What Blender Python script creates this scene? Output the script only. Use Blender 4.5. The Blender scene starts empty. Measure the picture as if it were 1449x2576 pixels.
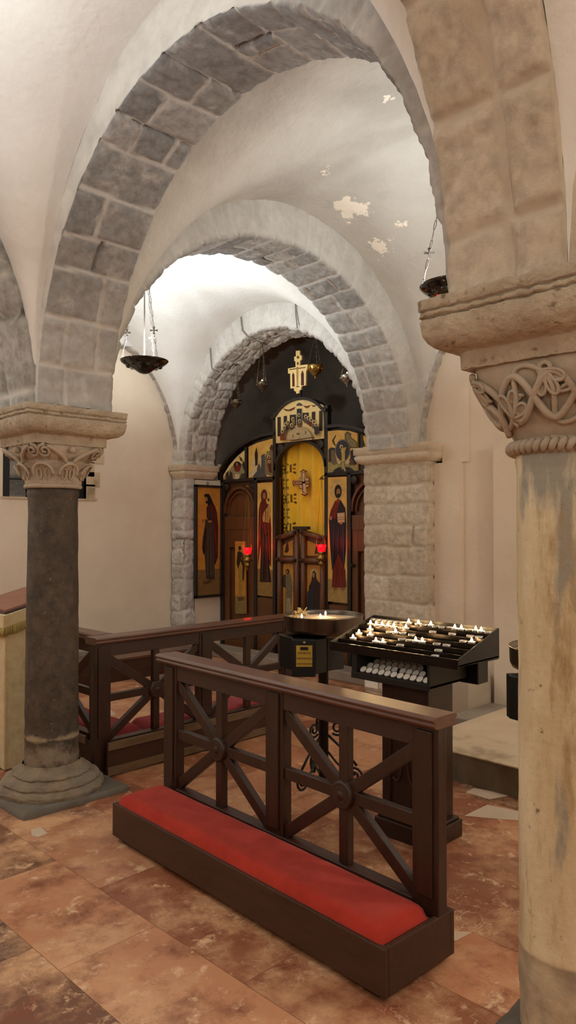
import bpy, math, random
import numpy as np
from mathutils import Vector, Matrix, noise
random.seed(7)
PI = math.pi
SC = bpy.context.scene
COL = SC.collection

# ------------------------------------------------------------------ camera
F = 1870.0; U0 = 724.5; V0 = 1288.0; PITCH = math.radians(1.05); TH = math.radians(45); H = 1.55
fw = np.array([math.cos(TH)*math.cos(PITCH), math.sin(TH)*math.cos(PITCH), math.sin(PITCH)])
rt = np.array([math.sin(TH), -math.cos(TH), 0.0]); upv = np.cross(rt, fw); CAM = np.array([0, 0, H])
def ray(u, v): return fw + rt*(u-U0)/F + upv*(V0-v)/F
def atz(u, v, h): r = ray(u, v); return CAM + r*((h-H)/r[2])
def atx(u, v, X): r = ray(u, v); return CAM + r*(X/r[0])
def aty(u, v, Y): r = ray(u, v); return CAM + r*(Y/r[1])
cd = bpy.data.cameras.new('camera'); cam = bpy.data.objects.new('camera', cd); COL.objects.link(cam)
cam.location = (0, 0, H); cam.rotation_euler = (PI/2+PITCH, 0, TH-PI/2)
cd.sensor_fit = 'VERTICAL'; cd.sensor_height = 36; cd.sensor_width = 36*1449/2576; cd.lens = 36*F/2576
cd.clip_start = 0.05
SC.camera = cam

# ------------------------------------------------------------------ helpers
def lin(c):
    return tuple((x/255/12.92 if x/255 <= .04045 else ((x/255+.055)/1.055)**2.4) for x in c)

class MB:
    def __init__(s): s.v = []; s.f = []; s.m = []; s.mats = []; s.sm = []; s.att = None
    def mi(s, mat):
        if mat is None: return 0
        if mat not in s.mats: s.mats.append(mat)
        return s.mats.index(mat)
    def add(s, vs, fs, mat=None, smooth=False):
        o = len(s.v); s.v += [tuple(map(float, p)) for p in vs]; i = s.mi(mat)
        for f in fs: s.f.append([x+o for x in f]); s.m.append(i); s.sm.append(smooth)
        return s
    def box(s, a, b, mat=None):
        x0, y0, z0 = a; x1, y1, z1 = b
        return s.add([(x0,y0,z0),(x1,y0,z0),(x1,y1,z0),(x0,y1,z0),(x0,y0,z1),(x1,y0,z1),(x1,y1,z1),(x0,y1,z1)],
              [(0,3,2,1),(4,5,6,7),(0,1,5,4),(1,2,6,5),(2,3,7,6),(3,0,4,7)], mat)
    def beam(s, p, q, w, t, n, mat=None):           # bar p->q, width w in plane, thickness t along n
        p = Vector(p); q = Vector(q); d = (q-p).normalized(); n = Vector(n).normalized(); e = d.cross(n).normalized()
        vs = []
        for c in (p, q):
            for a, b in ((-1,-1),(1,-1),(1,1),(-1,1)): vs.append(c+e*(a*w/2)+n*(b*t/2))
        return s.add(vs, [(0,3,2,1),(4,5,6,7),(0,1,5,4),(1,2,6,5),(2,3,7,6),(3,0,4,7)], mat)
    def tube(s, pts, r, n=8, closed=False, mat=None, cap=True):
        P = [Vector(p) for p in pts]; N = len(P); vs = []; fs = []
        rr = r if isinstance(r, (list, tuple)) else [r]*N
        ref = None
        for i in range(N):
            a = P[(i-1) % N] if (closed or i > 0) else P[i]; b = P[(i+1) % N] if (closed or i < N-1) else P[i]
            d = (b-a).normalized()
            if ref is None:
                ref = Vector((0,0,1)) if abs(d.z) < .9 else Vector((1,0,0))
                ref = (ref-d*ref.dot(d)).normalized()
            else:
                ref = ref-d*ref.dot(d)
                ref = ref.normalized() if ref.length > 1e-6 else d.orthogonal().normalized()
            e = d.cross(ref)
            for k in range(n):
                t = 2*PI*k/n; vs.append(P[i]+(ref*math.cos(t)+e*math.sin(t))*rr[i])
        for i in range(N if closed else N-1):
            j = (i+1) % N
            for k in range(n):
                l = (k+1) % n; fs.append((i*n+k, i*n+l, j*n+l, j*n+k))
        if cap and not closed:
            fs.append(tuple(range(n-1, -1, -1))); fs.append(tuple((N-1)*n+k for k in range(n)))
        return s.add(vs, fs, mat, True)
    def lathe(s, prof, c=(0,0,0), n=32, mat=None, smooth=True, a0=0, a1=2*PI):
        full = abs(a1-a0-2*PI) < 1e-6; m = n if full else n+1; vs = []; fs = []
        for (r, z) in prof:
            for k in range(m):
                t = a0+(a1-a0)*k/n; vs.append((c[0]+r*math.cos(t), c[1]+r*math.sin(t), c[2]+z))
        for i in range(len(prof)-1):
            for k in range(n):
                l = (k+1) % m if full else k+1; fs.append((i*m+k, i*m+l, (i+1)*m+l, (i+1)*m+k))
        return s.add(vs, fs, mat, smooth)
    def prism(s, poly, ext, mat=None):               # poly: 3D points (planar), ext: extrusion vector
        n = len(poly); e = Vector(ext); vs = [Vector(p) for p in poly]+[Vector(p)+e for p in poly]
        fs = [tuple(range(n-1, -1, -1)), tuple(range(n, 2*n))]+[(i, (i+1) % n, n+(i+1) % n, n+i) for i in range(n)]
        return s.add(vs, fs, mat)
    def sphere(s, c, r, n=10, m=8, mat=None, sz=1.0):
        prof = [(r*math.sin(PI*i/m) if 0 < i < m else 1e-4, -r*sz*math.cos(PI*i/m)) for i in range(m+1)]
        return s.lathe(prof, c, n, mat)
    def grid(s, rows, mat=None, smooth=True, flip=False):
        n = len(rows[0]); vs = [p for r in rows for p in r]; fs = []
        for i in range(len(rows)-1):
            for k in range(n-1):
                f = (i*n+k, i*n+k+1, (i+1)*n+k+1, (i+1)*n+k); fs.append(f[::-1] if flip else f)
        return s.add(vs, fs, mat, smooth)
    def xf(s, M):
        s.v = [tuple(M @ Vector(p)) for p in s.v]; return s

def link(name, mb, mat=None, parent=None, bevel=0.0, world=None, bseg=2):
    if world is not None: mb.xf(world)
    me = bpy.data.meshes.new(name); me.from_pydata(mb.v, [], mb.f); o = bpy.data.objects.new(name, me)
    for m in (mb.mats or [mat]): me.materials.append(m)
    me.polygons.foreach_set('material_index', mb.m); me.polygons.foreach_set('use_smooth', mb.sm)
    if mb.att is not None:
        a = me.color_attributes.new('stone', 'FLOAT_COLOR', 'POINT'); a.data.foreach_set('color', np.asarray(mb.att, dtype=np.float32).ravel())
    me.validate(); me.update(); COL.objects.link(o)
    if parent: o.parent = parent
    if bevel:
        b = o.modifiers.new('edge', 'BEVEL'); b.width = bevel; b.segments = bseg; b.limit_method = 'ANGLE'; b.angle_limit = math.radians(40)
        b.harden_normals = False
    return o
def tag(o, label=None, cat=None, group=None, kind=None):
    if label: o['label'] = label
    if cat: o['category'] = cat
    if group: o['group'] = group
    if kind: o['kind'] = kind
    return o
def struct(name, mb, mat, label=None, cat=None, bevel=0):
    return tag(link(name, mb, mat, bevel=bevel), label, cat, None, 'structure')
class Thing:
    def __init__(s, name, label, cat, loc=(0,0,0), rz=0, group=None):
        s.e = bpy.data.objects.new(name, None); COL.objects.link(s.e); s.e.location = loc; s.e.rotation_euler = (0,0,rz)
        s.e.empty_display_size = .1
        s.inv = (Matrix.Translation(loc) @ Matrix.Rotation(rz, 4, 'Z')).inverted(); tag(s.e, label, cat, group)
    def p(s, name, mb, mat=None, parent=None, world=False, bevel=0.0, label=None):
        o = link(name, mb, mat, parent or s.e, bevel, s.inv if world else None)
        if label: o['label'] = label
        return o
def copy_tree(o, parent=None):
    c = o.copy(); COL.objects.link(c)
    if parent: c.parent = parent
    for ch in list(o.children): copy_tree(ch, c)
    return c

# ------------------------------------------------------------------ materials
def mat(name, col, rough=.7, col2=None, nscale=4.0, namt=.6, bump=0.0, bscale=30.0, metal=0.0, stretch=None, spec=.5,
        coat=0.0, detail=6, third=None, tscale=1.5, tlo=.55, thi=.7, emit=None, estr=0, coords='Object', sheen=0.0):
    m = bpy.data.materials.new(name); m.use_nodes = True; nt = m.node_tree; N = nt.nodes; L = nt.links
    b = N['Principled BSDF']; b.inputs['Roughness'].default_value = rough; b.inputs['Metallic'].default_value = metal
    b.inputs['Specular IOR Level'].default_value = spec; b.inputs['Coat Weight'].default_value = coat
    b.inputs['Sheen Weight'].default_value = sheen
    col = lin(col)
    tc = N.new('ShaderNodeTexCoord'); mp = N.new('ShaderNodeMapping'); L.new(tc.outputs[coords], mp.inputs[0])
    if stretch: mp.inputs['Scale'].default_value = stretch
    if col2 is not None:
        nz = N.new('ShaderNodeTexNoise'); nz.inputs['Scale'].default_value = nscale; nz.inputs['Detail'].default_value = detail
        nz.inputs['Roughness'].default_value = .62; L.new(mp.outputs[0], nz.inputs['Vector'])
        rp = N.new('ShaderNodeMapRange'); rp.inputs[1].default_value = .5-.25*namt; rp.inputs[2].default_value = .5+.25*namt
        L.new(nz.outputs['Fac'], rp.inputs[0])
        mx = N.new('ShaderNodeMix'); mx.data_type = 'RGBA'; mx.inputs[6].default_value = (*col, 1); mx.inputs[7].default_value = (*lin(col2), 1)
        L.new(rp.outputs[0], mx.inputs[0]); out = mx.outputs[2]
        if third is not None:
            n3 = N.new('ShaderNodeTexNoise'); n3.inputs['Scale'].default_value = tscale; n3.inputs['Detail'].default_value = 8
            n3.inputs['Roughness'].default_value = .6; L.new(mp.outputs[0], n3.inputs['Vector'])
            r3 = N.new('ShaderNodeMapRange'); r3.inputs[1].default_value = tlo; r3.inputs[2].default_value = thi; L.new(n3.outputs['Fac'], r3.inputs[0])
            m3 = N.new('ShaderNodeMix'); m3.data_type = 'RGBA'; L.new(out, m3.inputs[6]); m3.inputs[7].default_value = (*lin(third), 1)
            L.new(r3.outputs[0], m3.inputs[0]); out = m3.outputs[2]
        L.new(out, b.inputs['Base Color'])
    else:
        b.inputs['Base Color'].default_value = (*col, 1)
    if bump:
        bz = N.new('ShaderNodeTexNoise'); bz.inputs['Scale'].default_value = bscale; bz.inputs['Detail'].default_value = 5
        L.new(mp.outputs[0], bz.inputs['Vector'])
        bn = N.new('ShaderNodeBump'); bn.inputs['Strength'].default_value = 1.0; bn.inputs['Distance'].default_value = bump
        L.new(bz.outputs['Fac'], bn.inputs['Height']); L.new(bn.outputs[0], b.inputs['Normal'])
    if emit is not None:
        b.inputs['Emission Color'].default_value = (*lin(emit), 1); b.inputs['Emission Strength'].default_value = estr
    m['nodes'] = 1
    return m
def mixc(nt, fac, a, b):
    mx = nt.nodes.new('ShaderNodeMix'); mx.data_type = 'RGBA'
    for i, x in ((0, fac), (6, a), (7, b)):
        if isinstance(x, (int, float)): mx.inputs[i].default_value = x
        elif isinstance(x, tuple): mx.inputs[i].default_value = (*lin(x), 1)
        else: nt.links.new(x, mx.inputs[i])
    return mx.outputs[2]
def noisef(nt, vec, scale, lo, hi, detail=6, rough=.6):
    n = nt.nodes.new('ShaderNodeTexNoise'); n.inputs['Scale'].default_value = scale; n.inputs['Detail'].default_value = detail
    n.inputs['Roughness'].default_value = rough; nt.links.new(vec, n.inputs['Vector'])
    r = nt.nodes.new('ShaderNodeMapRange'); r.inputs[1].default_value = lo; r.inputs[2].default_value = hi
    nt.links.new(n.outputs['Fac'], r.inputs[0]); return r.outputs[0]
def arch_mat(name, stone_a, stone_b, mortar, plaster, bump=.006):
    """attribute 'stone': R tint per block, G mortar, B plaster"""
    m = bpy.data.materials.new(name); m.use_nodes = True; nt = m.node_tree; N = nt.nodes; L = nt.links
    b = N['Principled BSDF']; b.inputs['Roughness'].default_value = .9; b.inputs['Specular IOR Level'].default_value = .2
    at = N.new('ShaderNodeAttribute'); at.attribute_name = 'stone'; sp = N.new('ShaderNodeSeparateColor'); L.new(at.outputs['Color'], sp.inputs[0])
    tc = N.new('ShaderNodeTexCoord'); v = tc.outputs['Object']
    st = mixc(nt, sp.outputs[0], stone_a, stone_b)
    st = mixc(nt, noisef(nt, v, 7, .55, .75), st, mortar)
    dk = N.new('ShaderNodeMix'); dk.data_type = 'RGBA'; dk.blend_type = 'MULTIPLY'; dk.inputs[0].default_value = .75
    L.new(st, dk.inputs[6]); nn = noisef(nt, v, 22, .25, .6); cmb = N.new('ShaderNodeCombineColor')
    for i in range(3): L.new(nn, cmb.inputs[i])
    L.new(cmb.outputs[0], dk.inputs[7]); st2 = mixc(nt, .55, st, dk.outputs[2])
    c = mixc(nt, sp.outputs[1], st2, mortar); pl = mixc(nt, noisef(nt, v, 5, .35, .7), plaster, tuple(int(x*.86) for x in plaster))
    c = mixc(nt, sp.outputs[2], c, pl); L.new(c, b.inputs['Base Color'])
    bz = N.new('ShaderNodeTexNoise'); bz.inputs['Scale'].default_value = 38; bz.inputs['Detail'].default_value = 8; bz.inputs['Roughness'].default_value = .7
    L.new(v, bz.inputs['Vector']); bn = N.new('ShaderNodeBump'); bn.inputs['Distance'].default_value = bump; bn.inputs['Strength'].default_value = 1
    L.new(bz.outputs['Fac'], bn.inputs['Height']); L.new(bn.outputs[0], b.inputs['Normal'])
    return m
def plaster_mat(name, a, b, patch=None, patch_c=None, grey=None, bump=.004):
    m = bpy.data.materials.new(name); m.use_nodes = True; nt = m.node_tree; N = nt.nodes; L = nt.links
    s = N['Principled BSDF']; s.inputs['Roughness'].default_value = .92; s.inputs['Specular IOR Level'].default_value = .15
    tc = N.new('ShaderNodeTexCoord'); v = tc.outputs['Object']
    c = mixc(nt, noisef(nt, v, 1.3, .35, .68), a, b)
    if grey: c = mixc(nt, noisef(nt, v, .9, .42, .6, 9), c, grey)
    if patch:
        for (ctr, rad, sc, lo) in patch:
            sub = N.new('ShaderNodeVectorMath'); sub.operation = 'DISTANCE'; sub.inputs[1].default_value = ctr; L.new(v, sub.inputs[0])
            mr = N.new('ShaderNodeMapRange'); mr.inputs[1].default_value = 0; mr.inputs[2].default_value = rad; mr.inputs[3].default_value = .22; mr.inputs[4].default_value = -.22
            L.new(sub.outputs['Value'], mr.inputs[0])
            nz = N.new('ShaderNodeTexNoise'); nz.inputs['Scale'].default_value = sc; nz.inputs['Detail'].default_value = 9; nz.inputs['Roughness'].default_value = .65; L.new(v, nz.inputs['Vector'])
            ad = N.new('ShaderNodeMath'); ad.operation = 'ADD'; L.new(nz.outputs['Fac'], ad.inputs[0]); L.new(mr.outputs[0], ad.inputs[1])
            th = N.new('ShaderNodeMapRange'); th.inputs[1].default_value = lo; th.inputs[2].default_value = lo+.012; L.new(ad.outputs[0], th.inputs[0])
            c = mixc(nt, th.outputs[0], c, patch_c)
    L.new(c, s.inputs['Base Color'])
    bz = N.new('ShaderNodeTexNoise'); bz.inputs['Scale'].default_value = 26; bz.inputs['Detail'].default_value = 6; L.new(v, bz.inputs['Vector'])
    b2 = N.new('ShaderNodeTexNoise'); b2.inputs['Scale'].default_value = 3; b2.inputs['Detail'].default_value = 3; L.new(v, b2.inputs['Vector'])
    ad = N.new('ShaderNodeMath'); ad.operation = 'MULTIPLY_ADD'; L.new(b2.outputs['Fac'], ad.inputs[0]); ad.inputs[1].default_value = 3.0; L.new(bz.outputs['Fac'], ad.inputs[2])
    bn = N.new('ShaderNodeBump'); bn.inputs['Distance'].default_value = bump; L.new(ad.outputs[0], bn.inputs['Height']); L.new(bn.outputs[0], s.inputs['Normal'])
    return m

M = {}
def vhit(u, v):                                  # where a line of sight meets the vault over the first bay
    r = ray(u, v)
    for k in range(150, 900):
        q = CAM+r*(k*.01); sx, sy = (q[0]-3.985)/1.635, (q[1]-2.52)/1.33
        if abs(sx) < 1 and abs(sy) < 1:
            fx, fy = math.sqrt(1-sx*sx), math.sqrt(1-sy*sy)
            if q[2] >= 2.22+1.70*(fx**7+fy**7)**(1/7): return tuple(q)
    return (4, 3, 3.8)
M['vault'] = plaster_mat('vault_plaster', (226,222,216), (214,208,200), bump=.005)
M['vault_peel'] = plaster_mat('peeling_vault_plaster', (204,198,188), (190,183,172),
    patch=[(vhit(872,520), .34, 7, .575), (vhit(955,620), .26, 11, .61), (vhit(815,432), .16, 14, .62), (vhit(978,245), .16, 15, .62), (vhit(1000,560), .2, 12, .66)], patch_c=(244,232,214), grey=(178,171,161), bump=.006)
M['wall'] = plaster_mat('wall_plaster', (226,209,188), (214,196,173), bump=.003)
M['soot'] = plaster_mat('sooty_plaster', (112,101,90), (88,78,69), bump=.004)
M['archA'] = arch_mat('arch_grey_stone', (136,134,132), (168,164,160), (192,187,181), (222,217,209))
M['archB'] = arch_mat('arch_pale_stone', (146,143,138), (182,177,169), (198,192,184), (216,210,201))
M['archC'] = arch_mat('arch_rubble', (168,158,148), (206,198,188), (206,198,188), (232,228,222), .012)
M['pil'] = arch_mat('pilaster_stone', (196,180,158), (222,208,188), (200,186,166), (214,198,176), .007)
M['carve'] = mat('carved_limestone', (182,166,146), .9, (156,140,121), 6, .9, .004, 45, spec=.2)
M['carveR'] = mat('carved_limestone_grey', (176,161,142), .9, (152,137,119), 7, .9, .003, 60, spec=.2)
M['abac'] = mat('worn_limestone', (188,174,152), .95, (150,134,113), 9, 1, .012, 42, spec=.15, third=(116,98,80), tscale=22, tlo=.6, thi=.7, detail=9)
M['impost'] = mat('worn_limestone_lit', (216,200,176), .95, (190,172,148), 6, 1, .010, 40, spec=.15)  # paler than the abacus stone, the stronger light is put into the colour
def granite():
    m = bpy.data.materials.new('dark_granite'); m.use_nodes = True; nt = m.node_tree; N = nt.nodes; L = nt.links
    b = N['Principled BSDF']; b.inputs['Roughness'].default_value = .68; b.inputs['Specular IOR Level'].default_value = .35
    tc = N.new('ShaderNodeTexCoord'); v = tc.outputs['Object']
    c = mixc(nt, noisef(nt, v, 6, .3, .7, 8, .7), (58,49,40), (96,84,70))
    c = mixc(nt, noisef(nt, v, 19, .45, .8, 8, .75), c, (40,34,28)); c = mixc(nt, noisef(nt, v, 55, .66, .72, 3), c, (124,110,92))
    sx = N.new('ShaderNodeSeparateXYZ'); L.new(v, sx.inputs[0])
    def zmask(z0, z1, sc, lo, hi):
        mr = N.new('ShaderNodeMapRange'); mr.inputs[1].default_value = z0; mr.inputs[2].default_value = z1; mr.inputs[3].default_value = 0; mr.inputs[4].default_value = 1; L.new(sx.outputs[2], mr.inputs[0])
        pk = N.new('ShaderNodeMath'); pk.operation = 'PINGPONG'; pk.inputs[1].default_value = .5; L.new(mr.outputs[0], pk.inputs[0])
        nz = N.new('ShaderNodeTexNoise'); nz.inputs['Scale'].default_value = sc; nz.inputs['Detail'].default_value = 7; nz.inputs['Roughness'].default_value = .68; L.new(v, nz.inputs['Vector'])
        ad = N.new('ShaderNodeMath'); ad.operation = 'ADD'; L.new(pk.outputs[0], ad.inputs[0]); L.new(nz.outputs['Fac'], ad.inputs[1])
        r = N.new('ShaderNodeMapRange'); r.inputs[1].default_value = lo; r.inputs[2].default_value = hi; L.new(ad.outputs[0], r.inputs[0]); return r.outputs[0]
    c = mixc(nt, zmask(.02, .42, 7, .80, 1.0), c, (138,124,106)); c = mixc(nt, zmask(.29, .38, 9, .80, 1.02), c, (160,144,118))
    L.new(c, b.inputs['Base Color'])
    bz = N.new('ShaderNodeTexNoise'); bz.inputs['Scale'].default_value = 34; bz.inputs['Detail'].default_value = 8; bz.inputs['Roughness'].default_value = .7; L.new(v, bz.inputs['Vector'])
    bn = N.new('ShaderNodeBump'); bn.inputs['Distance'].default_value = .006; L.new(bz.outputs['Fac'], bn.inputs['Height']); L.new(bn.outputs[0], b.inputs['Normal']); return m
M['granite'] = granite()
def marble():
    m = bpy.data.materials.new('pale_marble'); m.use_nodes = True; nt = m.node_tree; N = nt.nodes; L = nt.links
    b = N['Principled BSDF']; b.inputs['Roughness'].default_value = .6; b.inputs['Specular IOR Level'].default_value = .3
    tc = N.new('ShaderNodeTexCoord'); mp = N.new('ShaderNodeMapping'); mp.inputs['Scale'].default_value = (1.7,1.7,.42); L.new(tc.outputs['Object'], mp.inputs[0]); v = mp.outputs[0]; o = tc.outputs['Object']
    c = mixc(nt, noisef(nt, v, 3.5, .34, .66, 8, .65), (214,200,168), (182,162,124))
    c = mixc(nt, noisef(nt, v, 2.3, .50, .56, 7, .6), c, (142,138,126))
    c = mixc(nt, noisef(nt, v, 6.5, .54, .70, 9, .7), c, (150,124,84)); c = mixc(nt, noisef(nt, o, 26, .62, .72, 5, .7), c, (120,100,76))
    sx = N.new('ShaderNodeSeparateXYZ'); L.new(o, sx.inputs[0]); mr = N.new('ShaderNodeMapRange'); mr.inputs[1].default_value = .345; mr.inputs[2].default_value = .335; L.new(sx.outputs[2], mr.inputs[0])
    c = mixc(nt, mr.outputs[0], c, mixc(nt, noisef(nt, o, 9, .35, .65), (190,174,146), (142,130,112))); L.new(c, b.inputs['Base Color'])
    bz = N.new('ShaderNodeTexNoise'); bz.inputs['Scale'].default_value = 30; bz.inputs['Detail'].default_value = 8; L.new(o, bz.inputs['Vector'])
    bn = N.new('ShaderNodeBump'); bn.inputs['Distance'].default_value = .004; L.new(bz.outputs['Fac'], bn.inputs['Height']); L.new(bn.outputs[0], b.inputs['Normal']); return m
M['marble'] = marble()
M['basest'] = mat('eroded_base_stone', (150,132,108), .9, (104,94,80), 9, 1, .012, 40, third=(128,120,108), tscale=3)
M['plinth'] = mat('plinth_grey_stone', (112,104,92), .85, (88,82,73), 6, 1, .004, 30)
M['step'] = mat('step_stone', (206,184,154), .75, (182,160,130), 3, .9, .003, 30, third=(150,130,104), tscale=3)
M['riser'] = mat('step_riser_stone', (126,112,92), .85, (84,72,58), 5, 1, .004, 30, stretch=(1,1,.5), third=(62,52,42), tscale=2.5)
M['wood'] = mat('dark_walnut', (54,30,19), .38, (35,19,12), 3, 1, .0008, 60, stretch=(14,14,1.2), coat=.15, spec=.45)
M['wood_lit'] = mat('dark_walnut_lit', (104,64,45), .36, (74,43,30), 3, 1, .0008, 60, stretch=(1.5,14,14), coat=.2, spec=.5)  # lengthwise grain, light on the hand rail top is put into the colour
M['woodworn'] = mat('worn_wood_edge', (118,94,66), .6, (84,62,42), 4, 1, .001, 60, stretch=(1.5,14,14))
M['wood_shade'] = mat('dark_walnut_shaded', (62,34,22), .4, (40,22,14), 3, 1, .0008, 60, stretch=(1.5,14,14))  # same walnut, dark colour stands for the shade under the hand rail
M['woodbox'] = mat('brown_wood_board', (74,46,30), .5, (54,33,22), 3, 1, .0008, 60, stretch=(1.5,14,14), spec=.35)
M['woodico'] = mat('brown_oak', (112,68,35), .42, (78,46,23), 4, 1, .0008, 60, stretch=(12,12,1.2), coat=.1)
M['woodfr'] = mat('black_brown_frame', (44,32,26), .5, (32,23,19), 4, 1, stretch=(4,4,4))
M['velvet'] = mat('red_velvet', (172,56,43), .95, (150,44,33), 9, 1, .0012, 160, sheen=.08, spec=.1)
M['velvetp'] = mat('faded_red_velvet', (160,64,64), .95, (140,54,54), 9, 1, .0012, 160, sheen=.08, spec=.1)
M['black'] = mat('black_metal', (17,17,18), .42, spec=.4)
M['blackm'] = mat('dark_painted_steel', (42,36,31), .5, (30,26,23), 12, 1, .0008, 50, metal=.25)
M['shelf'] = mat('dark_heat_stained_steel', (50,38,31), .35, (34,27,23), 14, 1, .0006, 60, metal=.7)
M['steel'] = mat('brushed_steel', (140,128,116), .30, (84,75,67), 3, 1, metal=.95, stretch=(6,6,.8))
M['iron'] = mat('wrought_iron', (24,23,24), .5, metal=.3)
M['brass'] = mat('aged_brass', (176,140,72), .3, (130,98,48), 30, 1, metal=.9)
M['bronze'] = mat('tarnished_silver', (112,96,74), .36, (70,60,46), 40, 1, .002, 90, metal=.85)
M['bowlgl'] = mat('black_green_enamel', (12,18,15), .12, spec=.6, coat=.5)
M['chain'] = mat('chain_metal', (120,108,100), .4, metal=.6)
M['wax'] = mat('white_wax', (232,226,216), .5)
M['alu'] = mat('tealight_tin', (150,142,134), .35, metal=.6)
M['flame'] = mat('candle_flame', (255,220,160), .5, emit=(255,214,150), estr=60)
M['sand'] = mat('sand_with_ash', (206,182,156), .95, (176,150,126), 30, 1, .003, 120, third=(120,98,78), tscale=14, tlo=.62, thi=.7)
M['lump'] = mat('wax_lumps', (196,172,122), .7, (160,134,88), 30, 1)
M['yellow'] = mat('brass_notice', (196,160,62), .4, (176,140,50), 6, 1, metal=.2)
M['ink'] = mat('black_ink', (18,15,10), .7)
M['card'] = mat('white_card', (240,232,218), .8, (226,216,200), 30, 1)
M['white'] = mat('whitewashed_stub', (190,176,156), .9, (176,160,138), 4, 1, .002, 30)
M['greyst'] = mat('grey_stone_slab', (158,146,130), .7, (132,120,106), 5, 1, .002, 30)
M['cloth'] = mat('cream_gold_damask', (204,184,142), .8, (174,152,108), 16, 1, .003, 40, sheen=.2)
M['fringe'] = mat('gold_fringe', (190,166,100), .8, (150,126,66), 60, 1, .004, 120, stretch=(4,4,.4))
M['board'] = mat('reddish_board', (142,92,66), .5, (116,70,48), 5, 1, stretch=(10,1,1))
M['redglass'] = mat('red_glass_cup', (190,6,14), .15, emit=(255,4,14), estr=2.2)
M['cable'] = mat('grey_cable', (120,110,100), .6)
M['silver'] = mat('polished_silver', (200,190,176), .25, (120,108,90), 40, 1, .0015, 90, metal=.9)
_pm = {}
def pm(r, g, b):
    k = (r, g, b)
    if k not in _pm:
        _pm[k] = mat('paint_%02x%02x%02x' % k, k, .5, tuple(int(x*.8) for x in k), 26, .9, spec=.3)
    return _pm[k]
def gold_mat(name, a, b, rough=.45):
    return mat(name, a, rough, b, 7, 1, spec=.45, coat=.1)
M['gold'] = gold_mat('gold_leaf_ground', (236,192,100), (200,150,66))
M['gold2'] = gold_mat('pale_gold_ground', (240,214,150), (220,186,116))
M['goldd'] = gold_mat('dark_gold_ground', (206,146,60), (172,114,44))
# ------------------------------------------------------------------ masonry generators
def fr(p, s, o=3): return noise.fractal(Vector(p)*s, 1.0, 2.0, o)
def sstep(x, a, b):
    t = min(1, max(0, (x-a)/(b-a))); return t*t*(3-2*t)
class Stones:
    """courses along s, joints across w; returns (tint, mortar, height)"""
    def __init__(s, total, width, seed, cmin=.17, cmax=.27, amp=.012, splits=(1,1,2,0), openp=.1, jw=.010, wob=1.0):
        R = random.Random(seed); s.b = [0.0]; s.amp = amp; s.jw = jw; s.md = 1.0; s.wob = wob
        while s.b[-1] < total: s.b.append(s.b[-1]+R.uniform(cmin, cmax))
        s.c = []
        for i in range(len(s.b)):
            k = R.choice(splits); j = sorted(width*((q+1)/(k+1)+R.uniform(-.17, .17)) for q in range(k))
            s.c.append((j, [R.random() for _ in range(k+1)], [R.uniform(-1, 1) for _ in range(k+1)], [R.random() < openp for _ in range(k+1)], R.random() < openp*.6))
        s.R = R
    def at(s, u, w, p, rough=1.0):
        u = u+.018*s.wob*fr(p, 3.1, 2); w = w+.016*s.wob*fr((p[0]+7, p[1], p[2]), 3.7, 2)
        if s.wob > 1: u += .02*fr(p, 9, 2); w += .02*fr((p[0], p[1]+5, p[2]), 9, 2)
        i = 0
        while i < len(s.b)-2 and s.b[i+1] <= u: i += 1
        d = min(abs(u-s.b[i]), abs(s.b[i+1]-u)); op = s.c[i][4] and abs(u-s.b[i]) < abs(s.b[i+1]-u)
        j, ti, he, opn, _ = s.c[i]; k = sum(1 for q in j if q < w)
        for n_, q in enumerate(j):
            if abs(w-q) < d: d = abs(w-q); op = opn[n_]
        m = 1-sstep(d, s.jw*.6, s.jw*1.5); dome = sstep(d, 0, .05)
        h = s.amp*(.55*he[k]+.7*dome)*(1-m)-s.amp*(2.6 if op else .45*s.md)*m
        h += s.amp*rough*(.55*fr(p, 14, 3)+.5*fr(p, 40, 2))
        return ti[k], (0 if op else m), h
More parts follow.
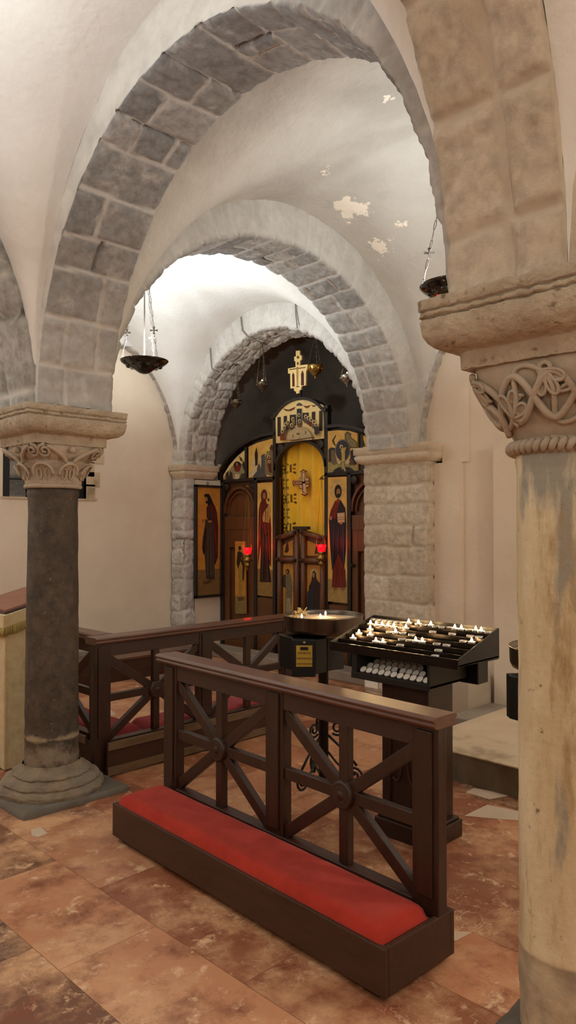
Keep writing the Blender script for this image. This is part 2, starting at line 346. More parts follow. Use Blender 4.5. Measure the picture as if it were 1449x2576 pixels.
def arch(name, axis, lo, hi, c, half, rise, spring, ring, material, label, seed, front='stone', back='stone', amp=.012, fstone=0.0, jw=.010, md=1.0, wob=1.0,
         nt=220, dw=.013, cmin=.17, cmax=.27, splits=(1,1,2,0), openp=.1, legs=(0,0), tan=0.0):
    al = PI*(half+rise)/2; nf = 9 if not fstone else 26
    st = Stones(al+legs[0]+legs[1]+.2, hi-lo, seed, cmin, cmax, amp, splits, openp, jw); st.md = md; st.wob = wob; mb = MB(); rows = []; att = []
    blk = Stones(al+.2, ring, seed+1, .2, .34, .010, (1,0,1), 0, .012)
    prof = [('f', ring*(1-i/nf)) for i in range(nf)]+[('i', x) for x in np.linspace(0, hi-lo, int((hi-lo)/dw)+2)]+[('b', ring*(i+1)/4) for i in range(4)]
    pos = []
    for L_ in np.linspace(legs[0], 0, max(2, int(legs[0]/.02)))[:-1] if legs[0] else []: pos.append((0.0, L_))
    pos += [(PI*i/nt, 0.0) for i in range(nt+1)]
    for L_ in np.linspace(0, legs[1], max(2, int(legs[1]/.02)))[1:] if legs[1] else []: pos.append((PI, L_))
    s = 0; prev = None
    for (t, leg) in pos:
        ct, sn = math.cos(t), math.sin(t); row = []
        q = (c-half*ct, spring+rise*sn-leg)
        if prev: s += math.hypot(q[0]-prev[0], q[1]-prev[1])
        prev = q
        nx, nz = ct/half, -sn/rise; l = math.hypot(nx, nz); nx /= l; nz /= l
        for kind, x in prof:
            rho = x if kind != 'i' else 0; a = c-(half+rho)*ct; z = spring+(rise+rho)*sn-leg
            w = lo if kind == 'f' else hi if kind == 'b' else lo+x
            p0 = (a, w, z) if axis == 'X' else (w, a, z)
            mode = front if kind == 'f' else back if kind == 'b' else 'stone'
            if kind == 'f' and t < fstone: mode = 'block'
            if mode == 'block':
                ti, mo, h = blk.at(s, x, p0); h *= 1.0; k_ = sstep(x, ring*.86, ring*.93); h = h*(1-k_)+k_*.012; col = (.3+.5*ti, mo*.6, .35+.4*k_, 1)
            elif mode == 'plaster':
                h = .004*fr(p0, 5, 3)+.003*fr(p0, 18, 2); col = (.5, 0, 1, 1)
            else:
                ti, mo, h = st.at(s, x if kind == 'i' else .03, p0)
                near = max(0, 1-(z-spring+leg)/.9)*tan
                if mode == 'pale': h *= .5; col = (.75+.25*ti, mo*.55, .6, 1)
                else: col = (min(1, ti+near*.3), mo, near*.5, 1)
            if kind == 'i':
                da, dz, dwv = nx*h, nz*h, 0
                e = min(x, hi-lo-x)
                if e < .02: da -= nx*(.02-e)*.5; dz -= nz*(.02-e)*.5
            else:
                da, dz, dwv = 0, 0, (-h if kind == 'f' else h)
            p = (a+da, w+dwv, z+dz) if axis == 'X' else (w+dwv, a+da, z+dz)
            row.append(p); att.append(col)
        rows.append(row)
    mb.grid(rows, material, True, flip=(axis == 'X')); mb.att = att
    return struct(name, mb, material, label, 'arch')
def sheet(path, z0, z1, seed, material, amp=.01, cmin=.16, cmax=.26, du=.014, splits=(1,0,1,2), openp=.05, plaster=0.0, wob=1.0, md=1.0):
    """upright masonry face following a plan polyline (outward normal to the right of travel)"""
    P = [Vector((x, y, 0)) for x, y in path]; segs = [(P[i+1]-P[i]) for i in range(len(P)-1)]; tot = sum(q.length for q in segs)
    st = Stones(z1-z0, tot, seed, cmin, cmax, amp, splits, openp, .010, wob); st.md = md; us = []; acc = 0
    for i, q in enumerate(segs):
        n = max(2, int(q.length/du)); nr = Vector((q.y, -q.x, 0)).normalized()
        for k in range(n+(1 if i == len(segs)-1 else 0)): us.append((acc+q.length*k/n, P[i]+q*(k/n), nr))
        acc += q.length
    rows = []; att = []
    for z in np.linspace(z0, z1, int((z1-z0)/du)+2):
        row = []
        for u, b, nr in us:
            p = (b.x, b.y, z); ti, mo, h = st.at(z-z0, u, p); row.append((b.x+nr.x*h, b.y+nr.y*h, z))
            att.append((ti, mo, max(0, min(1, plaster+.6*sstep(fr(p, 2.2, 3), .1, .5))), 1))
        rows.append(row)
    mb = MB(); mb.grid(rows, material, True); mb.att = att; return mb
def sqloft(cx, cy, prof, n=14, amp=.004, seed=0, mat=None, closed=True, rnd=.02):
    """stack of rectangular rings: prof = (half_x, half_y, z)"""
    mb = MB(); rows = []
    for hx, hy, z in prof:
        ring = []
        for sx0, sy0, sx1, sy1 in ((-1,-1,1,-1),(1,-1,1,1),(1,1,-1,1),(-1,1,-1,-1)):
            for k in range(n):
                f = k/n; x = (sx0+(sx1-sx0)*f)*hx; y = (sy0+(sy1-sy0)*f)*hy
                if f == 0: x -= sx0*rnd*.3; y -= sy0*rnd*.3
                d = amp*.35*fr((cx+x+seed, cy+y, z), 7, 2)+amp*.8*fr((cx+x, cy+y+seed, z), 38, 3)
                l = math.hypot(x, y) or 1; ring.append((cx+x+d*x/l, cy+y+d*y/l, z+d*.5))
        ring.append(ring[0]); rows.append(ring)
    mb.grid(rows, mat, True)
    mb.add([p for p in rows[-1][:-1]], [tuple(range(4*n))], mat); mb.add([p for p in rows[0][:-1]], [tuple(range(4*n-1, -1, -1))], mat)
    return mb
def vault(name, x0, x1, y0, y1, spring, rise, material, label, n=56, ex=7.0):
    xc, yc, hx, hy = (x0+x1)/2, (y0+y1)/2, (x1-x0)/2, (y1-y0)/2; rows = []
    for i in range(n+1):
        ti = -PI/2+PI*i/n; x = xc+hx*math.sin(ti); fx = math.cos(ti); row = []
        for k in range(n+1):
            tk = -PI/2+PI*k/n; y = yc+hy*math.sin(tk); fy = math.cos(tk)
            h = (abs(fx)**ex+abs(fy)**ex)**(1/ex); z = spring+rise*h
            z += (.012*fr((x, y, 0), 1.7, 3)+.004*fr((x, y, 3), 7, 2))*min(1, h*1.5)
            row.append((x, y, z))
        rows.append(row)
    mb = MB(); mb.grid(rows, material, True, flip=False)
    return struct(name, mb, material, label, 'ceiling')

SPR = 2.22
# arches --------------------------------------------------------------
arch('trim_1', 'Y', 1.89, 2.35, 2.52, 1.29, 1.40, SPR, .34, M['archA'], 'big grey stone arch with white plastered face in front, springing from the dark column', 11,
     front='plaster', back='plaster', nt=300, tan=.9, openp=.16, fstone=1.15)
arch('trim_2', 'X', 3.85, 4.31, 3.865, 1.495, 1.385, 2.24, .34, M['archB'], 'pale stone arch from the dark column to the block pilaster', 23,
     front='pale', back='plaster', nt=300, legs=(.03, .0), cmin=.15, cmax=.24, tan=.8)
arch('trim_3', 'Y', 5.45, 5.92, 5.81, 1.39, 1.37, 2.28, .32, M['archC'], 'rough white rubble arch in front of the icon screen', 31,
     front='pale', back='plaster', amp=.018, nt=280, cmin=.09, cmax=.2, splits=(1,2,2,3), openp=.14, wob=2.2, tan=.3)  # front ring whitened, lamplight falling on it is put into the colour
arch('trim_4', 'X', 3.85, 4.31, .6, 1.26, 1.31, SPR, .30, M['archB'], 'stone arch running off behind the dark column at the picture edge', 41, front='stone', back='plaster', nt=120, dw=.03)
arch('trim_5', 'X', .85, 1.20, .6, 1.26, 1.31, SPR, .30, M['pil'], 'tan block arch springing from the pale column out of the picture', 43, front='plaster', back='plaster', nt=260, dw=.010, amp=.010, md=3.0, cmin=.2, cmax=.36, splits=(1,1,2,1), openp=.0, tan=.4, jw=.014)
arch('trim_6', 'X', 7.32, 7.46, 4.60, .87, 1.36, 2.26, .16, M['archC'], 'thin grey stone wall arch on the back wall beside the window', 47, front='plaster', back='plaster', nt=140, amp=.014, cmin=.1, cmax=.2, splits=(0,), openp=.05)
arch('trim_7', 'Y', 5.50, 5.62, 2.88, .95, 1.36, 2.24, .14, M['archC'], 'thin stone wall arch beside the block pilaster', 53, front='plaster', back='plaster', nt=120, amp=.014, cmin=.12, cmax=.2, splits=(0,), openp=.05)
arch('trim_8', 'Y', 1.89, 2.35, 5.65, 1.29, 1.31, SPR, .30, M['archB'], 'stone arch behind the dark column', 59, front='plaster', back='plaster', nt=90, dw=.04)
arch('trim_9', 'X', .73, 1.19, 3.865, 1.495, 1.38, SPR, .30, M['pil'], 'plastered arch behind the pale column', 61, front='plaster', back='plaster', nt=90, dw=.04, amp=.004)
arch('trim_10', 'Y', 1.89, 2.35, -.80, 1.48, 1.38, SPR, .30, M['pil'], 'plastered arch on the far side of the pale column', 67, front='plaster', back='plaster', nt=90, dw=.05, amp=.004)
arch('trim_11', 'Y', -1.40, -.86, 2.52, 1.29, 1.38, SPR, .30, M['pil'], 'plastered wall arch facing the big arch', 69, front='plaster', back='plaster', nt=60, dw=.1, amp=.003)
arch('trim_12', 'Y', -1.40, -.86, 5.72, 1.29, 1.38, SPR, .30, M['pil'], 'plastered wall arch beyond the dark column', 71, front='plaster', back='plaster', nt=60, dw=.1, amp=.003)
struct('ceiling', MB().box((-1.7, -2.7, 4.3), (8.2, 7.7, 4.4)), M['vault'], 'unseen flat slab added above the vaults to keep light in', 'ceiling')  # added slab, stops light leaking past the vaults
# vaults --------------------------------------------------------------
RV = 1.66
vault('ceiling', 2.35, 5.62, 1.19, 3.85, 2.22, 1.70, M['vault_peel'], 'grey white vault with peeling plaster patch behind the big arch')
vault('ceiling', 2.35, 5.45, 4.31, 7.34, 2.26, 1.67, M['vault'], 'bright white vault above the hanging bowl lamp')
vault('ceiling', -.86, 1.89, 1.19, 3.85, 2.22, RV, M['vault'], 'white vault in front of the big arch')
vault('ceiling', -.86, 1.89, 4.31, 7.34, 2.22, RV, M['vault'], 'white vault beyond the dark column', n=24)
vault('ceiling', -1.4, 1.89, -2.4, .85, 2.22, RV, M['vault'], 'white vault above the camera', n=24)
vault('ceiling', 2.35, 5.62, -2.4, .73, 2.22, RV, M['vault'], 'white vault beyond the pale column', n=24)
# walls --------------------------------------------------------------
def wallbox(name, a, b, m, label): return struct(name, MB().box(a, b), m, label, 'wall')
mb = MB()      # back wall with the window opening
WX0, WX1, WZ0, WZ1 = 3.32, 4.27, 1.85, 3.0
mb.box((-1.6, 7.46, 0), (WX0, 7.7, 4.3)); mb.box((WX1, 7.46, 0), (5.7, 7.7, 4.3)); mb.box((WX0, 7.46, 0), (WX1, 7.7, WZ0)); mb.box((WX0, 7.46, WZ1), (WX1, 7.7, 4.3))
struct('wall_north', mb, M['wall'], 'beige plastered back wall with the barred window', 'wall')
mb = MB(); mb.box((5.6, -2.6, 0), (5.9, 3.46, 4.3)); mb.box((5.52, -2.6, 0), (5.605, 3.13, 2.2))
struct('wall_east', mb, M['wall'], 'beige plastered wall behind the candle rack', 'wall')
mb = MB(); mb.box((5.555, 3.46, 0), (5.9, 3.728, 2.1)); mb.box((5.58, 3.4, 2.1), (5.9, 3.66, 3.4)); struct('wall_east', mb, M['wall'], 'narrow strip of plaster beside the block pilaster', 'wall')
struct('wall_east', MB().box((5.58, 3.661, 2.28), (5.9, 4.1, 3.4)), M['wall'], 'plaster above the block pilaster', 'wall')
struct('wall_east', MB().box((5.975, 3.3, 0), (6.0, 4.3, 3.4)), M['soot'], 'unseen light-blocking panel added behind the block pilaster', 'wall')  # added behind the pilaster only to block light
wallbox('wall_west_bounce', (-1.7, -2.6, 0), (-1.4, 7.7, 4.3), M['wall'], 'unseen plastered wall added behind the viewer to bounce light')  # added wall, closes the room so light bounces back
wallbox('wall_south_bounce', (-1.6, -2.7, 0), (5.9, -2.4, 4.3), M['wall'], 'unseen plastered wall added out of view to bounce light')  # added like the wall behind the viewer, for bounced light
# chapel behind the icon screen
mb = MB(); mb.box((5.60, 7.2, 0), (6.9, 7.45, 2.11)); mb.box((5.97, 7.2, 2.11), (6.9, 7.45, 2.32)); struct('wall_chapel', mb, M['wall'], 'white plastered side wall of the icon screen chapel', 'wall')
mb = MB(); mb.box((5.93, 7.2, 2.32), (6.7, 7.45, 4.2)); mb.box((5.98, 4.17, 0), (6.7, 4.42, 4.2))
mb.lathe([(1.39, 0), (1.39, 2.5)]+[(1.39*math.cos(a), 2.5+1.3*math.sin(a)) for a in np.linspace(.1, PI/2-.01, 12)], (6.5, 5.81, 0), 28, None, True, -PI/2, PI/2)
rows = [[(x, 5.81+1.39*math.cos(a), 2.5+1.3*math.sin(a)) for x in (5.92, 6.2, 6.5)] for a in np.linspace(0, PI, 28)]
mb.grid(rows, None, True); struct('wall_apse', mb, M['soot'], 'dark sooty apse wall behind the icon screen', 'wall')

# floor ---------------------------------------------------------------
def floor():
    R = random.Random(5); mb = MB(); att = []
    tones = [(.55,.0),(.66,.03),(.30,.0),(.60,.0),(.72,.05),(.40,.0),(.10,.0),(.62,.03),(.5,.08),(.56,.0),(.35,0),(.68,0),(.46,0)]
    x = -1.5
    special = [(atz(*q[:2], 0), q[2], q[3]) for q in ((60,2390,.03,0),(30,2190,.12,0),(420,2190,.10,0),(230,2545,.12,0),(570,2400,.36,0),(740,2510,.34,0),(250,2300,.66,.03),(480,2480,.68,.03),(1250,2330,.3,0),(1200,2450,.62,0))]
    def quad(x0, x1, y0, y1, ti):
        g = .0007; mb.add([(x0+g, y0+g, 0), (x1-g, y0+g, 0), (x1-g, y1-g, 0), (x0+g, y1-g, 0)], [(0,1,2,3)], M['floor'])
        att.extend([(ti[0], ti[1], R.random(), 1)]*4)
    while x < 6.6:
        w = R.uniform(.36, .52); y = -2.5+R.uniform(-.4, 0)
        while y < 7.6:
            l = R.uniform(.45, 1.0); ti = list(R.choice(tones)); ti[0] = min(1, max(0, ti[0]+R.uniform(-.12, .12)))
            for P_, a_, b_ in special:
                if x <= P_[0] < x+w and y <= P_[1] < y+l: ti = [a_, b_]
            quad(x, x+w, y, y+l, ti); y += l
        x += w
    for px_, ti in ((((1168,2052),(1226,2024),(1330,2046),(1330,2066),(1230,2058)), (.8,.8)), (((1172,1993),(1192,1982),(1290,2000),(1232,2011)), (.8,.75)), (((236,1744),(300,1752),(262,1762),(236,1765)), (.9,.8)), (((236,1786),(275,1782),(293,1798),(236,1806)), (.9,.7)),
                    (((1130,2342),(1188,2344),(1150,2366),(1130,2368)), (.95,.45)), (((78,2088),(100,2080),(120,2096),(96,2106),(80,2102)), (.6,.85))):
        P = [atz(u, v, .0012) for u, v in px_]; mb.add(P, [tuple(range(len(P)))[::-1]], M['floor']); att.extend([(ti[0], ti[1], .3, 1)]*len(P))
    mb.box((-1.6, -2.6, -.1), (6.9, 7.7, -.002), M['grout']); att.extend([(.3, .2, .5, 1)]*8)
    mb.att = att; struct('floor', mb, M['floor'], 'red brown marble slab floor', 'floor')
def floor_mat():
    m = bpy.data.materials.new('red_marble_slabs'); m.use_nodes = True; nt = m.node_tree; N = nt.nodes; L = nt.links
    b = N['Principled BSDF']; at = N.new('ShaderNodeAttribute'); at.attribute_name = 'stone'; sp = N.new('ShaderNodeSeparateColor'); L.new(at.outputs['Color'], sp.inputs[0])
    tc = N.new('ShaderNodeTexCoord'); off = N.new('ShaderNodeVectorMath'); off.operation = 'MULTIPLY_ADD'
    cb = N.new('ShaderNodeCombineXYZ'); L.new(sp.outputs[2], cb.inputs[2]); off.inputs[1].default_value = (1,1,9); L.new(cb.outputs[0], off.inputs[0]); L.new(tc.outputs['Object'], off.inputs[2]); v = off.outputs[0]
    rp = N.new('ShaderNodeValToRGB'); L.new(sp.outputs[0], rp.inputs[0]); e = rp.color_ramp.elements
    e[0].position = 0; e[0].color = (*lin((92,66,52)), 1); e[1].position = 1; e[1].color = (*lin((204,160,122)), 1)
    for p_, c_ in ((.33,(144,88,60)), (.6,(180,118,82)), (.8,(196,142,102))):
        q = e.new(p_); q.color = (*lin(c_), 1)
    c = mixc(nt, noisef(nt, v, 2.6, .47, .66, 9, .7), rp.outputs[0], (206,158,118))
    c = mixc(nt, noisef(nt, v, 4.5, .5, .68, 9, .72), c, (128,70,46))
    c = mixc(nt, noisef(nt, v, 11, .57, .66, 8, .7), c, (214,174,136))
    # pale crackle veins
    vz = N.new('ShaderNodeTexVoronoi'); vz.feature = 'DISTANCE_TO_EDGE'; vz.inputs['Scale'].default_value = 5
    wn = N.new('ShaderNodeTexNoise'); wn.inputs['Scale'].default_value = 3; wn.inputs['Detail'].default_value = 6; L.new(v, wn.inputs['Vector'])
    wa = N.new('ShaderNodeVectorMath'); wa.operation = 'MULTIPLY_ADD'; wa.inputs[1].default_value = (1.1,1.1,1.1); L.new(wn.outputs['Color'], wa.inputs[0]); L.new(v, wa.inputs[2]); L.new(wa.outputs[0], vz.inputs['Vector'])
    mr = N.new('ShaderNodeMapRange'); mr.inputs[1].default_value = 0; mr.inputs[2].default_value = .022; mr.inputs[3].default_value = 1; mr.inputs[4].default_value = 0; L.new(vz.outputs['Distance'], mr.inputs[0])
    mm = N.new('ShaderNodeMath'); mm.operation = 'MULTIPLY'; L.new(mr.outputs[0], mm.inputs[0]); L.new(noisef(nt, v, 1.7, .52, .7), mm.inputs[1])
    m2 = N.new('ShaderNodeMath'); m2.operation = 'MULTIPLY'; L.new(mm.outputs[0], m2.inputs[0]); m2.inputs[1].default_value = .85
    c = mixc(nt, m2.outputs[0], c, (222,192,158)); c = mixc(nt, sp.outputs[1], c, (200,184,160)); L.new(c, b.inputs['Base Color'])
    r = N.new('ShaderNodeMapRange'); L.new(noisef(nt, v, 5, .3, .7), r.inputs[0]); r.inputs[3].default_value = .32; r.inputs[4].default_value = .55; L.new(r.outputs[0], b.inputs['Roughness'])
    b.inputs['Specular IOR Level'].default_value = .4
    bz = N.new('ShaderNodeTexNoise'); bz.inputs['Scale'].default_value = 9; L.new(v, bz.inputs['Vector']); bn = N.new('ShaderNodeBump'); bn.inputs['Distance'].default_value = .004; L.new(bz.outputs['Fac'], bn.inputs['Height']); L.new(bn.outputs[0], b.inputs['Normal'])
    return m
M['floor'] = floor_mat(); M['grout'] = mat('floor_grout', (128,92,68), .9)
floor()

# stone platform, slabs, ledges ---------------------------------------
t = Thing('stone_platform', 'low pale stone platform with a stained front riser by the beige wall', 'platform', (3.93, 2.0, 0))
mb = MB(); rows = []
for y in np.linspace(-2.39, 2.82, 160): rows.append([(3.93+.004*fr((0, y, z), 12, 3), y, z) for z in np.linspace(0, .168, 10)])
mb.grid(rows, M['riser'], True, flip=True); mb.box((3.94, -2.39, 0), (5.51, 2.815, .168), M['riser']); t.p('riser', mb, None, world=True)
t.p('top_slab', MB().box((3.922, -2.39, .168), (5.51, 2.825, .178)), M['step'], world=True, bevel=.003)
t = Thing('stone_slab', 'pale flat stone slab in the wall corner beyond the platform', 'slab', (5.3, 2.95, 0))
t.p('slab', MB().box((4.9, 2.83, 0), (5.51, 3.16, .1)), M['greyst'], world=True, bevel=.008)
tag(link('plastered_stub', MB().box((5.2, 3.17, 0), (5.55, 3.62, .33)), M['white'], bevel=.01), 'low whitewashed block at the foot of the wall behind the candle rack', 'block')
tag(link('stone_ledge', MB().box((2.5, 6.86, 0), (5.42, 7.45, .27)), M['greyst'], bevel=.01), 'long pale stone ledge along the foot of the back wall', 'ledge')
tag(link('threshold_step', MB().box((5.62, 4.55, 0), (5.90, 7.14, .10)), M['greyst'], bevel=.01), 'pale grey stone step at the foot of the icon screen', 'step')

# pilasters -----------------------------------------------------------
t = Thing('stone_pilaster', 'tan squared-block pilaster between the icon screen and the beige wall', 'pilaster', (5.55, 4.07, 0))
t.p('block_shaft', sheet([(5.93, 4.42), (5.43, 4.42), (5.43, 3.73), (5.60, 3.73)], 0, 2.14, 71, M['pil'], amp=.008, cmin=.17, cmax=.26, splits=(1,1,2), plaster=-.25, md=2.6), world=True)
o = sqloft(5.66, 4.075, [(.25,.37,2.12), (.27,.39,2.13), (.29,.41,2.15), (.30,.425,2.185), (.285,.415,2.2), (.30,.43,2.21), (.30,.43,2.275)], 18, .008, 3)
t.p('impost', o, M['impost'], world=True)
t = Thing('rubble_pilaster', 'rough rubble corner pilaster beside the tall framed icon', 'pilaster', (5.5, 7.3, 0))
t.p('rubble_shaft', sheet([(5.44, 7.44), (5.44, 7.195), (5.58, 7.195)], 0, 2.16, 73, M['archC'], amp=.014, cmin=.1, cmax=.26, splits=(0,1,1), plaster=.3, wob=2.4), world=True)
o = sqloft(5.66, 7.297, [(.225,.105,2.12), (.24,.12,2.14), (.26,.14,2.17), (.27,.15,2.20), (.26,.14,2.213), (.275,.155,2.216), (.28,.16,2.22), (.28,.16,2.285)], 14, .004, 9)
t.p('impost', o, M['impost'], world=True)

# columns -------------------------------------------------------------
def abacus(cx, cy):
    return sqloft(cx, cy, [(.222,.222,2.008), (.224,.224,2.055), (.228,.228,2.06), (.25,.25,2.063), (.275,.275,2.070), (.293,.293,2.085), (.304,.304,2.105), (.308,.308,2.125), (.309,.309,2.146), (.307,.307,2.151),
        (.296,.296,2.153), (.296,.296,2.156), (.310,.310,2.158), (.312,.312,2.160), (.312,.312,2.171), (.303,.303,2.173), (.303,.303,2.177), (.313,.313,2.179), (.315,.315,2.181), (.315,.315,2.208), (.311,.311,2.213)], 64, .008, cx*3+cy)
def bell(cx, cy, n0, w, disp, nth=200, nz=60, z0=1.79, z1=2.012):
    rows = []
    for i in range(nz+1):
        t_ = i/nz; row = []
        for k in range(nth+1):
            th = 2*PI*k/nth; row.append(bellpt(cx, cy, th, t_, w, disp(th, t_)))
        rows.append(row)
    return rows
def bellw(t_, tab):
    for (a, wa, na), (b, wb, nb) in zip(tab, tab[1:]):
        if t_ <= b: f = (t_-a)/(b-a); return wa+(wb-wa)*f, na+(nb-na)*f
    return tab[-1][1], tab[-1][2]
def bellpt(cx, cy, th, t_, tab, d=0, z0=1.79, z1=2.012):
    w, n = bellw(min(1, max(0, t_)), tab); c_, s_ = abs(math.cos(th)), abs(math.sin(th))
    r = w/((c_**n+s_**n)**(1/n))+d
    return (cx+r*math.cos(th), cy+r*math.sin(th), z0+(z1-z0)*t_)
def shaft(cx, cy, r0, r1, z0, z1, amp, seed, collar):
    rows = []
    for z in np.linspace(z0, z1, 110):
        f = (z-z0)/(z1-z0); r = r0+(r1-r0)*f
        for zc, hw, dr in collar:
            r += dr*math.exp(-((z-zc)/hw)**2)
        row = []
        for k in range(65):
            th = 2*PI*k/64; d = amp*fr((math.cos(th)*2+seed, math.sin(th)*2, z*4), 1.2, 4)
            row.append((cx+(r+d)*math.cos(th), cy+(r+d)*math.sin(th), z))
        rows.append(row)
    mb = MB(); mb.grid(rows, None, True); return mb
LX, LY, RX, RY = 2.12, 4.08, 2.12, .96
# dark granite column
t = Thing('stone_column', 'dark brown granite column with carved leaf capital and worn round base', 'column', (LX, LY, 0))
t.p('plinth', sqloft(LX, LY, [(.33,.33,0), (.33,.33,.02), (.31,.31,.032)], 12, .012, 1), M['plinth'], world=True)
prof = [(.30,.03), (.302,.05), (.285,.07), (.268,.075), (.272,.085), (.262,.10), (.235,.112), (.218,.118), (.222,.128), (.205,.142), (.178,.152), (.165,.165), (.158,.18)]
rows = []
pr = [(np.interp(q, np.linspace(0,1,len(prof)), [a for a, _ in prof]), np.interp(q, np.linspace(0,1,len(prof)), [b for _, b in prof])) for q in np.linspace(0, 1, 50)]
for r, z in pr: rows.append([(LX+(r+.011*fr((math.cos(a)*2, math.sin(a)*2, z*8), 1.6, 4))*math.cos(a), LY+(r+.011*fr((math.cos(a)*2, math.sin(a)*2, z*8), 1.6, 4))*math.sin(a), z+.004*fr((math.cos(a)*3, math.sin(a)*3, z), 2, 3)) for a in np.linspace(0, 2*PI, 97)])
mb = MB(); mb.grid(rows, None, True); t.p('base', mb, M['basest'], world=True)
t.p('shaft', shaft(LX, LY, .153, .141, .15, 1.762, .005, 2, [(1.735, .018, .008), (.335, .03, .004)]), M['granite'], world=True)
tabL = [(0, .148, 2), (.18, .150, 2.1), (.45, .165, 2.4), (.7, .19, 3.2), (.86, .207, 5), (1, .212, 7)]
def dispL(th, q):
    d = 0.0
    for k in range(8):                       # lower ring of leaves
        dt = math.atan2(math.sin(th-k*PI/4), math.cos(th-k*PI/4)); e = abs(dt)/(PI/8)
        if q < .56:
            wd = .95-.45*(q/.56)**2
            if e < wd:
                body = 1-(e/wd)**2; rib = .5+.5*math.cos(dt*44); curl = sstep(q, .30, .52)
                scoop = math.exp(-((e-.45)/.16)**2-((q-.30)/.09)**2)
                d = max(d, .012*body+.030*curl*body+.004*rib*body*(1-curl)-.020*scoop)
        if .5 < q < .9:                      # upper leaves between
            dt2 = math.atan2(math.sin(th-(k+.5)*PI/4), math.cos(th-(k+.5)*PI/4)); e2 = abs(dt2)/(PI/8); wd = .9-.5*abs(q-.72)/.2
            if e2 < wd: d = max(d, .024*sstep(q, .48, .8)*(1-(e2/wd)**2)+.005*math.cos(dt2*40)*(1-e2/wd))
    d -= .010*math.exp(-((q-.6)/.04)**2)
    return d+.003*fr((math.cos(th)*3, math.sin(th)*3, q*3), 2.5, 3)
mb = MB(); mb.grid(bell(LX, LY, 0, tabL, dispL), None, True)
def spiral_tube(mb, cx, cy, th0, q0, R, turns, sgn, r, tab, lift=.01):
    pts = []
    for i in range(40):
        f = i/39; a = sgn*(2*PI*turns*f)+PI/2; rr = R*(1-.82*f)
        th = th0+rr*math.cos(a)/.24; q = q0+rr*math.sin(a)/.222
        pts.append(bellpt(cx, cy, th, q, tab, lift+.012*f))
    mb.tube(pts, [r*(1-.3*i/39) for i in range(40)], 7)
for k in range(4):
    c_ = PI/4+k*PI/2
    for sgn in (-1, 1): spiral_tube(mb, LX, LY, c_+sgn*.13, .80, .034, 1.6, sgn, .010, tabL, .022)
    for sgn in (-1, 1):                       # stalks sweeping up into the volutes
        mb.tube([bellpt(LX, LY, k*PI/2+sgn*(.10+.50*f), .52+.40*f**.7, tabL, .020+.012*f) for f in np.linspace(0, 1, 14)], [.010+.004*math.sin(3*f) for f in np.linspace(0, 1, 14)], 7)
    mb.sphere(bellpt(LX, LY, k*PI/2, .86, tabL, .018), .020, 10, 8)
    for j in range(8):                        # arched leaf outlines with drilled eyes
        pass
for k in range(8):
    c_ = k*PI/4
    mb.tube([bellpt(LX, LY, c_+.30*math.cos(a), .22+.28*math.sin(a), tabL, .030+.010*math.sin(a)) for a in np.linspace(0, PI, 18)], .0075, 7)
    for sgn in (-1, 1): mb.tube([bellpt(LX, LY, c_+sgn*.13+.075*math.cos(a), .25+.13*math.sin(a), tabL, .020) for a in np.linspace(0, 2*PI, 16)[:-1]], .005, 6, True)
t.p('carved_capital', mb, M['carve'], world=True)
mb = MB(); mb.lathe([(.145,1.765), (.162,1.768), (.166,1.778), (.162,1.788), (.148,1.795)], (LX, LY, 0), 48); t.p('neck_ring', mb, M['carve'], world=True)
t.p('abacus', abacus(LX, LY), M['abac'], world=True)

# pale marble column
t = Thing('marble_column', 'pale veined marble column with interlaced vine capital and rope collar', 'column', (RX, RY, 0))
t.p('shaft', shaft(RX, RY, .141, .1445, .0, 1.757, .003, 12, [(.345, .012, .005), (.25, .05, .003), (1.74, .012, .004)]), M['marble'], world=True)
t.p('base', sqloft(RX, RY, [(.22,.22,0), (.22,.22,.03), (.2,.2,.05), (.17,.17,.08), (.13,.13,.1)], 12, .01, 5), M['plinth'], world=True)
tabR = [(0, .140, 2), (.08, .152, 2.1), (.3, .176, 2.6), (.6, .198, 3.6), (.86, .210, 6), (.93, .208, 7), (1, .206, 8)]
def dispR(th, q):
    return .003*fr((math.cos(th)*3, math.sin(th)*3, q*3), 3, 3)-.006*math.exp(-((q-.5)/.3)**2)
mb = MB(); mb.grid(bell(RX, RY, 0, tabR, dispR, 160, 40), None, True)
def vine(f, r=.0105):
    mb.tube([f(a) for a in np.linspace(0, 2*PI, 260)[:-1]], r, 7, True)
for ph in (0, PI):                             # two interlaced stems
    vine(lambda a: bellpt(RX, RY, a, .52+.27*math.sin(6*a+ph), tabR, .010+.007*math.cos(6*a+ph)*math.cos(3*(ph)+PI/6)))
vine(lambda a: bellpt(RX, RY, a+.10*math.sin(12*a), .55+.36*math.cos(6*a+.4), tabR, .008+.006*math.sin(12*a)), .008)

